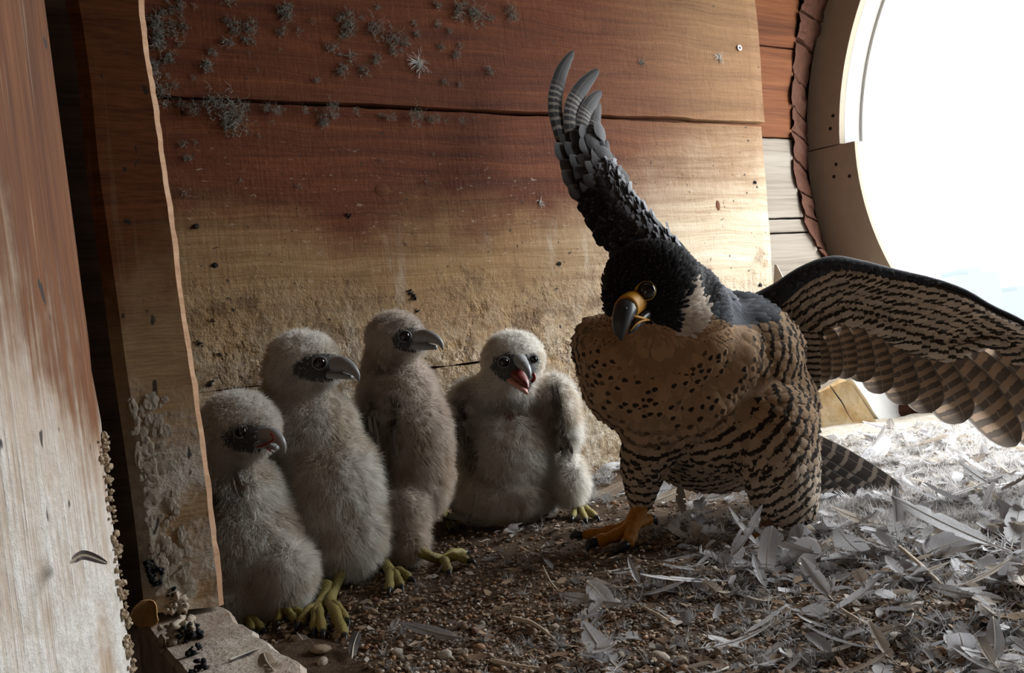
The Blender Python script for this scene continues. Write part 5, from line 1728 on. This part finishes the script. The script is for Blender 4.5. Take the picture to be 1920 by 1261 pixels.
# stuck on the panel, on the sill
def panel_hit(px, py):
    r_ = ray(px, py); t_ = ((eb - CAM) @ nn_) / (r_ @ nn_)
    return CAM + r_ * t_, t_
q0, t0 = panel_hit(136, 1048)
placed('shed_feather', [(136, 1052, t0 - .002), (158, 1040, t0 - .008), (202, 1056, t0 - .012)], 9, M_FDARK, 'little dark feather stuck on the limed side panel', prof=WPROF_P, downy=6)
def sill_d(px, py): return project(on_plane(px, py, 2, SZ + 0.002))[2]
placed('shed_feather', [(432, 1237, sill_d(432, 1237)), (455, 1228, sill_d(455, 1228)), (484, 1217, sill_d(484, 1217))], 6, M_FDARK, 'narrow black feather lying on the limed sill', UP, WPROF_P)
placed('shed_feather', [(512, 1256, sill_d(512, 1256)), (500, 1240, sill_d(500, 1240)), (494, 1222, sill_d(494, 1222) + .004)], 15, M_FTAN, 'fluffy brown feather on the sill beside the black one', UP - FW * 0.5, downy=16)

# ---- gravel: the 300 stones that show largest are single stones, the rest is grit
def ico():
    t = (1 + 5 ** 0.5) / 2
    V = np.array([(-1, t, 0), (1, t, 0), (-1, -t, 0), (1, -t, 0), (0, -1, t), (0, 1, t), (0, -1, -t), (0, 1, -t), (t, 0, -1), (t, 0, 1), (-t, 0, -1), (-t, 0, 1)], float)
    V /= np.linalg.norm(V[0])
    F = np.array([(0, 11, 5), (0, 5, 1), (0, 1, 7), (0, 7, 10), (0, 10, 11), (1, 5, 9), (5, 11, 4), (11, 10, 2), (10, 7, 6), (7, 1, 8), (3, 9, 4), (3, 4, 2), (3, 2, 6), (3, 6, 8), (3, 8, 9), (4, 9, 5), (2, 4, 11), (6, 2, 10), (8, 6, 7), (9, 8, 1)])
    return V, F
IV, IF = ico()
def subdiv(V, F):
    V = list(V); mid = {}; out = []
    def m_(a, b):
        k = (min(a, b), max(a, b))
        if k not in mid:
            p = (V[a] + V[b]) / 2; V.append(p / np.linalg.norm(p)); mid[k] = len(V) - 1
        return mid[k]
    for a, b, c in F:
        x, y, z = m_(a, b), m_(b, c), m_(c, a)
        out += [(a, x, z), (b, y, x), (c, z, y), (x, y, z)]
    return np.array(V), np.array(out)
I1, F1 = subdiv(IV, IF)
STONE = [(0.40, 0.30, 0.21), (0.28, 0.19, 0.12), (0.50, 0.42, 0.33), (0.33, 0.30, 0.27), (0.42, 0.25, 0.14), (0.20, 0.155, 0.12), (0.58, 0.53, 0.46), (0.35, 0.22, 0.16)]
def mat_stone():
    t = NT('river_pebble')
    base = t.n('ObjectInfo').outputs['Color']
    n = t.noise(t.pos(), 330, 5, 0.65)
    c = t.mix(t.rng(n, 0.35, 0.7), t.mix(0.45, base, (0.06, 0.045, 0.03)), base)
    return t.pbsdf(c, 0.75, t.bump(n, 0.5, 0.001), 0.3)
M_STONE = mat_stone()
SM = []
for k in range(8):
    r = np.random.default_rng(60 + k)
    V = I1 * (1 + 0.28 * (vnoise(I1 * 1.3 + k * 7, k)[:, None] - 0.5) + 0.16 * (vnoise(I1 * 3.1 + k, k + 9)[:, None] - 0.5))
    V = V * np.array([1.0, 0.65 + 0.3 * r.random(), 0.45 + 0.3 * r.random()])
    V[:, 2] -= V[:, 2].min() * 0.55
    me = raw_mesh('pebble', V, F1, True); me.materials.append(M_STONE); SM.append(me)
def dens_stone(px, py):
    d = smooth(1030, 1200, py) + 0.25 * smooth(1000, 1060, py) * smooth(1000, 700, px)
    return np.minimum(1, d) * keep_foot(px, py)
big = [(600, 1220, .0085), (606, 1243, .0055), (855, 1090, .006), (835, 1232, .006), (1235, 1240, .009), (1280, 1243, .007), (1345, 1225, .0085), (1350, 1252, .008), (1240, 1205, .006), (1565, 1190, .006), (1420, 1175, .0055), (700, 1150, .005), (1090, 1215, .006), (1160, 1230, .0065), (640, 1190, .008), (745, 1225, .006), (880, 1238, .005), (1395, 1243, .007), (1600, 1128, .006), (1655, 1120, .006), (1330, 1180, .005), (1505, 1215, .0055), (1040, 1180, .005), (560, 1200, .006)]
stones = [(px, py, floor_hit(px, py), r) for px, py, r in big]
for px, py, p in scatter_px(276, dens_stone):
    stones.append((px, py, p, 0.0020 + 0.0032 * rl.random() ** 2))
SNAME = ['tan', 'brown', 'cream', 'grey', 'rusty', 'dark brown', 'whitish', 'reddish brown']
items = []
for i, (px, py, p, r) in enumerate(stones):
    o = bpy.data.objects.new('pebble', SM[i % 8]); COL.objects.link(o)
    o.location = (p[0], p[1], p[2] - r * 0.1)
    o.rotation_euler = ((rl.random() - 0.5) * 0.7, (rl.random() - 0.5) * 0.7, rl.random() * 6.28)
    o.scale = (r, r, r)
    ci = int(rl.integers(0, 8)) if i >= len(big) else (0, 2, 0, 6, 2, 0)[i % 6]
    o.color = STONE[ci] + (1,)
    tag(o, None, 'pebble', 'pebbles in the gravel')
    items.append((o, ('large ' if r > 0.0049 else 'medium ' if r > 0.0034 else 'small ') + SNAME[ci] + ' pebble', zone(px, py), px))
name_apart(items)

def mat_ca(name, rough, trans=0.0, spec=0.2):
    t = NT(name)
    return t.pbsdf(t.attr('ca'), rough, None, spec, trans)
M_GRIT, M_FLUFF = mat_ca('grit', 0.85), mat_ca('downy_fluff', 0.9, 0.35, 0.05)

def batch(n, dens, make, extra=None):
    VV, FF, CC, k = [], [], [], 0
    for px, py, p in scatter_px(n, dens):
        V, F, c = make(px, py, p)
        VV.append(V); FF.append(F + k); CC.append(np.broadcast_to(c, (len(V), 3))); k += len(V)
    return np.concatenate(VV), np.concatenate(FF), np.concatenate(CC)
def rotz(a):
    return np.array([[math.cos(a), -math.sin(a), 0], [math.sin(a), math.cos(a), 0], [0, 0, 1]])
def grain_(px, py, p):
    r = (0.0012 + 0.0019 * rl.random() ** 2) * (1.0 if py > 1050 else 1.3)
    V = IV * (0.7 + 0.6 * rl.random((12, 1))) * np.array([1, 0.75, 0.55]) * r @ rotz(rl.random() * 6.28)
    c = np.array(STONE[int(rl.integers(0, 8))]) * (0.6 + 0.6 * rl.random())
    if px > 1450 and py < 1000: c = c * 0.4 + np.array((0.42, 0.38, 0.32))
    return V + np.array([p[0], p[1], p[2] + r * 0.3]), IF, c
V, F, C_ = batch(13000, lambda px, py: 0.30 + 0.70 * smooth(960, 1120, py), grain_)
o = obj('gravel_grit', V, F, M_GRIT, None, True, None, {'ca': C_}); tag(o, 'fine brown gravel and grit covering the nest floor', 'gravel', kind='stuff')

def flake_(px, py, p):
    L = 0.0025 + 0.007 * rl.random() ** 2.5; W_ = L * (0.12 + 0.5 * rl.random())
    z = (rl.random(6) - 0.3) * 0.004
    V = np.array([(-L, 0, z[0]), (-L * .4, W_, z[1]), (L * .5, W_ * .8, z[2]), (L, 0, z[3]), (L * .4, -W_, z[4]), (-L * .5, -W_ * .7, z[5])]) @ rotz(rl.random() * 6.28)
    k = rl.random()
    c = np.array((0.20, 0.13, 0.08)) if k < 0.4 else np.array((0.34, 0.25, 0.17)) if k < 0.7 else np.array((0.09, 0.07, 0.06)) if k < 0.85 else np.array((0.5, 0.46, 0.41))
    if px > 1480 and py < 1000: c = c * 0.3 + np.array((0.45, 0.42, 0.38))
    return V + np.array([p[0], p[1], p[2] + 0.003 + 0.003 * rl.random()]), np.array([(0, 1, 5), (1, 2, 5), (2, 4, 5), (2, 3, 4)]), c
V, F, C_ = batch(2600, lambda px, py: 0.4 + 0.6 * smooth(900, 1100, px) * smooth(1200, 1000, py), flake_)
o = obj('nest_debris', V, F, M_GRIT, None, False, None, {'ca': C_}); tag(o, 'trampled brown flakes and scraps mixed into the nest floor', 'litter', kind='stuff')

def tuft_(px, py, p):
    n = 18
    L = (0.006 + 0.010 * rl.random()) * (1.15 if py < 1000 else 0.9)
    a = rl.random(n) * 6.28; el = rl.random(n) * 1.2
    d = np.stack([np.cos(a) * np.cos(el), np.sin(a) * np.cos(el), np.sin(el)], 1)
    ln = L * (0.4 + 0.7 * rl.random((n, 1)))
    s = np.cross(d, rl.random((n, 3)) - 0.5); s /= np.maximum(np.linalg.norm(s, axis=1, keepdims=True), 1e-6); w = 0.00036
    m_ = d * ln * 0.55; e = m_ + (d + (rl.random((n, 3)) - 0.5) * 1.4) * ln * 0.5
    V = np.stack([-s * w, s * w, m_ - s * w, m_ + s * w, e], 1).reshape(-1, 3)
    b = np.arange(n) * 5
    F = np.concatenate([np.stack([b, b + 1, b + 3], 1), np.stack([b, b + 3, b + 2], 1), np.stack([b + 2, b + 3, b + 4], 1)])
    g = 0.42 + 0.45 * rl.random()
    if px < 1400 or py > 1040: g *= 0.62  # tuft colour lowered where the floor lies in shade
    c = np.array((g, g * 0.97, g * 0.95))
    return V + np.array([p[0], p[1], p[2] + 0.002]), F, c
def dens_tuft(px, py):
    d = 0.10 + 0.9 * smooth(950, 1500, px)
    back = smooth(1380, 1600, px) * smooth(1060, 960, py)
    side = (px > 880) & (px < 1150) & (py < 960)
    return np.where(side, 0.8, d * (0.16 + 0.84 * back) * (1 - 0.6 * smooth(1060, 1160, py))) * keep_foot(px, py)
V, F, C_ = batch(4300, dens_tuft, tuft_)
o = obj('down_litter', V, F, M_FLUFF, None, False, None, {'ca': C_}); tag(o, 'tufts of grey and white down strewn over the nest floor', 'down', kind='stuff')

def scrap_(px, py, p):
    nv, nu = 6, 3
    L = (0.010 + 0.016 * rl.random()) * (1.1 if px > 1450 else 0.9); W_ = L * (0.14 + 0.12 * rl.random())
    v = np.linspace(0, 1, nv); u = np.linspace(-1, 1, nu)
    be, cu = (rl.random() - 0.2) * 0.7, (rl.random() - 0.5) * 0.8
    w = np.interp(v, WPROF_V, WPROF_R) * W_ * (0.85 + 0.3 * rl.random(nv))
    V = np.array([(x * L, u_ * w[i] + cu * x * x * L * 0.5, be * L * x * x + abs(u_) * w[i] * 0.35) for i, x in enumerate(v) for u_ in u])
    a, b = (rl.random() - 0.35) * 0.8, (rl.random() - 0.5) * 1.2
    Ry = np.array([[math.cos(a), 0, -math.sin(a)], [0, 1, 0], [math.sin(a), 0, math.cos(a)]])
    Rx = np.array([[1, 0, 0], [0, math.cos(b), -math.sin(b)], [0, math.sin(b), math.cos(b)]])
    V = V @ Rx @ Ry @ rotz(rl.random() * 6.28)
    V[:, 2] -= V[:, 2].min()
    idx = np.arange(nv * nu).reshape(nv, nu)
    q = np.stack([idx[:-1, :-1].ravel(), idx[:-1, 1:].ravel(), idx[1:, 1:].ravel(), idx[1:, :-1].ravel()], 1)
    F = np.concatenate([q[:, [0, 1, 2]], q[:, [0, 2, 3]]])
    k = rl.random()
    c = np.array((0.78, 0.78, 0.80)) if k < 0.4 else np.array((0.50, 0.49, 0.50)) if k < 0.7 else np.array((0.26, 0.24, 0.23)) if k < 0.85 else np.array((0.50, 0.42, 0.34))
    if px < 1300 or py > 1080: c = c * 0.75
    return V + np.array([p[0], p[1], p[2] + 0.001 + 0.003 * rl.random()]), F, c
V, F, C_ = batch(1150, lambda px, py: dens_feather(px, py) * (0.3 + 0.7 * smooth(1250, 1550, px)) * (1 - 0.8 * smooth(1050, 1150, py)), scrap_)
o = obj('feather_scraps', V, F, mat_ca('feather_scrap', 0.65, 0.25), None, True, None, {'ca': C_}); tag(o, 'countless small body feathers scattered through the litter', 'feathers', kind='stuff')

# loose sticks and bones
def stick(pts, r, mat, label, name='twig', cat='twig'):
    V, F = tube_vf([np.asarray(q) for q in pts], r, n=7, steps=14)
    V = V + (np.stack([vnoise(V * 300, 2 + q) for q in range(3)], 1) - 0.5) * 0.0008
    o = obj(name, V, F, mat, None, True); tag(o, label, cat)
M_STRAW, M_BONE = plain('pale_straw', (0.55, 0.46, 0.36), 0.7, 0.2, 0.2, 200), plain('old_bone', (0.55, 0.48, 0.38), 0.6, 0.3, 0.25, 150)
stick([floor_hit(1686, 1024, 0.016), floor_hit(1730, 1062, 0.012), floor_hit(1768, 1098, 0.008)], [0.0018, 0.0018, 0.0012], M_STRAW, 'pale flat splinter lying diagonally at the right')
stick([floor_hit(1018, 1060, 0.02), floor_hit(1030, 1086, 0.012), floor_hit(1046, 1106, 0.006)], [0.0005, 0.0008, 0.0008], M_STRAW, 'thin pale straw standing left of the cream-white feather')
stick([floor_hit(1208, 1138, 0.006), floor_hit(1236, 1154, 0.007), floor_hit(1262, 1170, 0.005)], [0.0012, 0.0016, 0.0010], M_BONE, 'thin bleached bone on the gravel right of the cream-white feather', 'bone', 'bone')
stick([floor_hit(960, 1158, 0.006), floor_hit(1000, 1168, 0.006), floor_hit(1040, 1198, 0.004)], [0.0022, 0.0016, 0.0012], M_BONE, 'brown bent bone fragment on the gravel in the front middle', 'bone', 'bone')
stick([floor_hit(925, 1238, 0.004), floor_hit(965, 1246, 0.005), floor_hit(1010, 1252, 0.004)], [0.0018, 0.0011, 0.0010], M_BONE, 'pale bone with a knobbed end at the bottom edge', 'bone', 'bone')
stick([floor_hit(1560, 1130, 0.006), floor_hit(1606, 1160, 0.006), floor_hit(1650, 1184, 0.004)], [0.0012, 0.0016, 0.0010], M_STRAW, 'grey-brown quill shaft on the gravel right of the upright feather')

# wooden block by the window
def blockpt(px, py, d): return P(px, py, d)
f0, f1, f2, f3 = blockpt(1528, 802, 1.80), blockpt(1668, 806, 1.76), blockpt(1592, 712, 1.77), blockpt(1526, 738, 1.80)
back = nrm(np.array([0.45, 0.62, 0.0])) * 0.13
tb = thing('wood_block', (f0 + f1) / 2, 'tan wooden block with a dark crack, standing below the spread wing', 'block')
V, F = hexa([f0 - _Z * 0.03, f1 - _Z * 0.03, f1 + back - _Z * 0.03, f0 + back - _Z * 0.03, f3, f2, f2 + back, f3 + back])
def sub_hexa(V, n=8, amp=0.002, seed=1):
    out = []
    for k in ((0, 1, 5, 4), (1, 2, 6, 5), (2, 3, 7, 6), (3, 0, 4, 7), (4, 5, 6, 7)):
        a, b, c, d = V[list(k)]
        G = np.array([[(a * (1 - i / n) + b * i / n) * (1 - j / n) + (d * (1 - i / n) + c * i / n) * j / n for i in range(n + 1)] for j in range(n + 1)]).reshape(-1, 3)
        G = G + (np.stack([vnoise(G * 60, seed + q) for q in range(3)], 1) - 0.5) * amp
        idx = np.arange((n + 1) ** 2).reshape(n + 1, n + 1)
        out.append((G, [list(q) for q in np.stack([idx[:-1, :-1].ravel(), idx[:-1, 1:].ravel(), idx[1:, 1:].ravel(), idx[1:, :-1].ravel()], 1)]))
    return cat_vf(out)
def mat_block():
    t = NT('tan_block')
    p = t.pos()
    a = t.noise(p, 22, 5, 0.6); b = t.noise(p, 140, 5, 0.7)
    c = t.ramp(a, [(0.3, (0.45, 0.26, 0.10)), (0.5, (0.60, 0.44, 0.24)), (0.7, (0.70, 0.58, 0.40))])
    c = t.mix(t.rng(b, 0.62, 0.75), c, (0.2, 0.13, 0.07))
    return t.pbsdf(c, 0.8, t.bump(b, 0.4, 0.002), 0.2)
M_BLOCK = mat_block()
obj('block', *sub_hexa(V, 8, 0.004), M_BLOCK, tb, False)
crack = [P(1556, 722, 1.776), P(1570, 742, 1.772), P(1580, 756, 1.770), P(1590, 776, 1.766), P(1600, 790, 1.764)]
obj('crack', *tube_vf(crack, [0.0009, 0.0016, 0.0014, 0.0008, 0.0004], n=6, steps=12), M_HOLE, tb, False)
g = [P(1600, 712, 1.80), P(1672, 806, 1.79), P(1712, 772, 1.84), P(1690, 716, 1.85)]  # white slab added for the block's bright side facing the window
bb = nrm(np.array([0.3, 0.9, 0.0])) * 0.02
V, F = hexa([g[1] - _Z * 0.02, g[2] - _Z * 0.02, g[2] + bb - _Z * 0.02, g[1] + bb - _Z * 0.02, g[0], g[3], g[3] + bb, g[0] + bb])
o = obj('lit_block_side', *sub_hexa(V, 6, 0.003, 4), M_WHITE, None, False); tag(o, 'white slab added as the lit side of the wooden block', 'board')
# small brace behind the plank end
V, F = hexa([P(1450, 540, 1.72), P(1476, 536, 1.70), P(1478, 536, 1.74), P(1452, 540, 1.76), P(1452, 496, 1.72), P(1456, 496, 1.70), P(1457, 496, 1.74), P(1453, 496, 1.76)])
o = obj('brace', V, F, M_FRAME, None, False); tag(o, 'small brown wedge at the lower end of the planks', 'wedge')

# ---- dust fluff on the wall boards
M_DUST = plain('grey_dust_fluff', (0.30, 0.29, 0.255), 0.95, 0.05)
M_DUSTW = plain('white_dust_fluff', (0.70, 0.68, 0.64), 0.95, 0.05)
def fluff_vf(n, L, seed, star=False, r=0.00030, down=0.0):
    """a tangle of curled threads against a wall whose face looks along -Y"""
    q = np.random.default_rng(seed)
    parts = []
    for k in range(n):
        a = q.random() * 6.283
        d = np.array([math.cos(a), -0.25 * q.random(), math.sin(a)])
        st = np.zeros(3) if star else np.array([(q.random() - .5) * L * 0.9, -0.002 * q.random(), (q.random() - .5) * L * 0.9 - down * L * q.random()])
        pt = [st]
        ln = L * (0.45 + 0.6 * q.random()) * (1 if star else 0.7)
        for s_ in range(6):
            d = nrm(d + (q.random(3) - 0.5) * (0.7 if star else 2.2) - np.array([0, 0, 0.15]))
            d[1] = min(d[1], 0.05)
            pt.append(pt[-1] + d * ln / 5)
        pt = np.array(pt); pt[:, 1] = np.minimum(pt[:, 1], -0.0004)
        parts.append(tube_vf(pt, np.linspace(r, r * 0.45, 7), n=3, cap=False))
    return cat_vf(parts)
DM = []
for k in range(9):
    V, F = fluff_vf(12 + 7 * k, 0.0065 + 0.0017 * k, 70 + k, down=0.9 if k > 5 else 0.3)
    me = raw_mesh('dust_fluff', V, F, True); me.materials.append(M_DUST); DM.append(me)
ditems = []
def wall_fluff(px, py, k, s, label, group, mesh=None):
    y = WALL_Y - (0.0065 if py < 195 + (px - 290) * 0.048 else 0.0005)
    p = W(px, py, y)
    o = bpy.data.objects.new('dust_fluff', mesh or DM[k]); COL.objects.link(o)
    o.location = p; o.rotation_euler = (0, rl.random() * 6.28 if k < 6 else (rl.random() - .5) * 0.5, 0); o.scale = (s, s, s)
    tag(o, label, 'dust fluff', group)
    if group: ditems.append((o, ('large ' if s * (k + 4) > 9 else 'small ' if s * (k + 4) < 5 else '') + label, 'right beside the post' if px < 318 else 'near the post' if px < 400 else 'above the chicks' if px < 700 else 'by the raised wing', px))
LT, LS = 'grey dust fluff on the top plank', 'grey dust fluff in the plank seam'
for i in range(88):
    px = 285 + 640 * rl.random() ** 1.25; py = 165 * rl.random() ** 1.35
    if rl.random() < 0.25: px = 285 + 60 * rl.random()
    wall_fluff(px, py, int(rl.integers(0, 6)), 0.55 + 0.7 * rl.random(), LT, 'dust fluff on the top plank')
for px, py, s in ((292, 30, 1.2), (300, 58, 1.3), (292, 120, 1.0), (298, 155, 1.2), (650, 25, 1.3), (655, 45, 1.0), (535, 15, 1.1), (470, 40, 1.0), (700, 40, 1.1), (735, 62, 1.2), (860, 8, 1.3), (890, 15, 1.2), (955, 15, 1.2), (440, 42, 1.0)):
    wall_fluff(px, py, int(rl.integers(6, 9)), s, LT, 'dust fluff on the top plank')
for i in range(30):
    px = 300 + 640 * rl.random(); py = 183 + (px - 290) * 0.048 + 6 + 16 * rl.random() ** 2
    wall_fluff(px, py, int(rl.integers(0, 7)), 0.5 + 0.5 * rl.random(), LS, 'dust fluff along the plank seam')
for px, py, s in ((395, 178, 1.2), (432, 185, 1.4), (438, 205, 1.3), (428, 222, 0.9), (780, 205, 1.0), (620, 192, 0.8)):
    wall_fluff(px, py, 8, s, LS, 'dust fluff along the plank seam')
for px, py in ((340, 268), (366, 265), (486, 255), (510, 230), (605, 228), (345, 360), (352, 300), (714, 300), (812, 290), (800, 342), (450, 340), (560, 350)):
    wall_fluff(px, py, int(rl.integers(0, 6)), 0.6 + 0.5 * rl.random(), 'grey dust fluff on the second plank', 'dust fluff on the second plank')
name_apart(ditems)
def star(px, py, L, n, mat, label, seed):
    V, F = fluff_vf(n, L, seed, True, 0.0004)
    V2, F2 = fluff_vf(n, L * 0.45, seed + 1, False, 0.0004)
    V, F = cat_vf([(V, F), (V2, F2)])
    me = raw_mesh('dust_fluff', V, F, True); me.materials.append(mat)
    wall_fluff(px, py, 6, 1.0, label, None, me)
star(785, 118, 0.021, 46, M_DUSTW, 'white star-shaped tuft of down stuck to the top plank', 5)
star(1348, 108, 0.015, 34, M_DUSTW, 'small white tuft of down below the screw', 8)
star(1203, 117, 0.010, 20, M_DUST, 'small grey tuft on the top plank right of the raised wing', 11)
star(1012, 378, 0.011, 14, M_DUSTW, 'pale scrap of down on the plank left of the raised wing', 14)

# ---- droppings and crusts
def lump(c, r, seed, n=5):
    q = np.random.default_rng(seed); parts = []
    for k in range(n * 4):
        V = I1 * (1 + 1.1 * (vnoise(I1 * 2.3 + k * 5, seed + k)[:, None] - 0.5)) * r * (0.12 + 0.26 * q.random()) * (0.6 + 0.8 * q.random(3))
        parts.append((V + np.asarray(c) + (q.random(3) - 0.5) * r * np.array([2.0, 0.8, 2.0]), [list(f) for f in F1]))
    return cat_vf(parts)
M_CRUST = plain('limy_crust', (0.55, 0.47, 0.37), 0.9, 0.1, 0.5, 160)
M_CRUSTB = plain('brownish_crust', (0.42, 0.33, 0.23), 0.9, 0.1, 0.6, 220)
M_CRUSTW = plain('white_dried_droppings', (0.50, 0.44, 0.36), 0.9, 0.1, 0.55, 260)
M_TANFLAKE = plain('tan_crust_flake', (0.50, 0.29, 0.12), 0.8, 0.2, 0.35, 130)
def lump_at(p, r, seed, mat, label, cat='dropping', n=5, group=None):
    o = obj('dropping', *lump(p, r, seed, n), mat, None, True); tag(o, label, cat, group)
Pp = lambda px, py: on_plane(px, py, 1, PY - 0.001)
lump_at(Pp(282, 1062), 0.0045, 1, M_BLACK, 'black dropping high on the foot of the post', n=6)
lump_at(Pp(291, 1082), 0.0060, 2, M_BLACK, 'larger black dropping just below the other on the post foot', n=7)
lump_at(Pp(322, 1108), 0.0032, 3, M_BLACK, 'small black dropping right of the tan flake on the post foot')
for i, (px, py) in enumerate(((365, 1222), (372, 1252))):
    lump_at(on_plane(px, py, 2, SZ + 0.002), 0.0048, 20 + i, M_BLACK, ('black dropping at the edge of the sill', 'lower black dropping on the sill at the bottom edge')[i], n=6)
lump_at(on_plane(332, 1195, 2, SZ + 0.003), 0.011, 31, M_CRUST, 'pale crumbly crust at the corner of the sill', 'crust', 12)
lump_at(on_plane(356, 1190, 2, SZ + 0.004), 0.008, 32, M_BLACK, 'black crumbly dropping on the pale crust of the sill', n=9)
lump_at(Pp(330, 1132), 0.008, 33, M_CRUST, 'lumpy lime crust at the foot of the post', 'crust', 10)
# crusts: along the ragged edge of the panel and down the post
parts = []
for k in range(190):
    z = 0.02 + 0.19 * rl.random() ** 1.2
    q = eb + (et - eb) * ((z - eb[2]) / (et[2] - eb[2]))
    r_ = 0.0006 + 0.0017 * rl.random() ** 2
    V = I1 * (1 + 1.0 * (vnoise(I1 * 2.1 + k, k)[:, None] - 0.5)) * r_ * (0.6 + 0.8 * rl.random(3))
    parts.append((V + q + hd * (rl.random() ** 2 * 0.010 - 0.001) + nn_ * r_ * 0.1, [list(f) for f in F1]))
o = obj('crust', *cat_vf(parts), M_CRUSTB, None, False); tag(o, 'crumbly lime crust along the far edge of the side panel', 'crust')
parts = []
for k in range(130):
    py = 740 + 380 * rl.random(); x0 = 214 + (py - 700) * 0.142
    px = x0 + 20 + 70 * rl.random() ** 1.3
    r_ = 0.0008 + 0.0026 * rl.random() ** 2
    V = I1 * (1 + 1.0 * (vnoise(I1 * 2.1 + k, k + 3)[:, None] - 0.5)) * r_ * np.array([1.3, 0.16, 2.0]) * (0.6 + 0.8 * rl.random(3))
    parts.append((V + Pp(px, py), [list(f) for f in F1]))
o = obj('crust', *cat_vf(parts), M_CRUSTW, None, False); tag(o, 'white dried droppings caked on the lower half of the post', 'crust')
# upright tan flake
c = P(276, 1150, 0.655)
V, F = [], []
ang = np.linspace(0, 2 * math.pi, 18, endpoint=False)
for z in (0, 0.0015):
    for a in ang:
        rr_ = 27 * 0.655 / FPX * (0.9 + 0.25 * vnoise(np.array([[math.cos(a) * 2, math.sin(a) * 2, 3.0]]), 4)[0])
        V.append(c + RT * math.cos(a) * rr_ * 0.9 + UP * math.sin(a) * rr_ - FW * (z + 0.003 * math.cos(2 * a)))
F = [list(range(18))[::-1], [18 + i for i in range(18)]] + [[i, (i + 1) % 18, 18 + (i + 1) % 18, 18 + i] for i in range(18)]
o = obj('crust_flake', np.array(V), F, M_TANFLAKE, None, False); tag(o, 'upright tan flake of crust wedged between panel and post', 'crust')
# specks on the plank wall
spk = []
for i, (px, py, r) in enumerate(((770, 545, .004), (774, 556, .0045), (783, 582, .003), (376, 645, .003), (372, 640, .002), (412, 664, .002), (395, 718, .004), (400, 600, .002), (905, 700, .003), (655, 405, .003))):
    p = W(px, py, WALL_Y - 0.001)
    o = obj('dropping', *lump(p, r, 50 + i, 4), M_BLACK, None, True); tag(o, None, 'dropping', 'black droppings on the planks')
    spk.append((o, 'black dropping stuck on the planks', 'behind the chicks', px))
name_apart(spk)
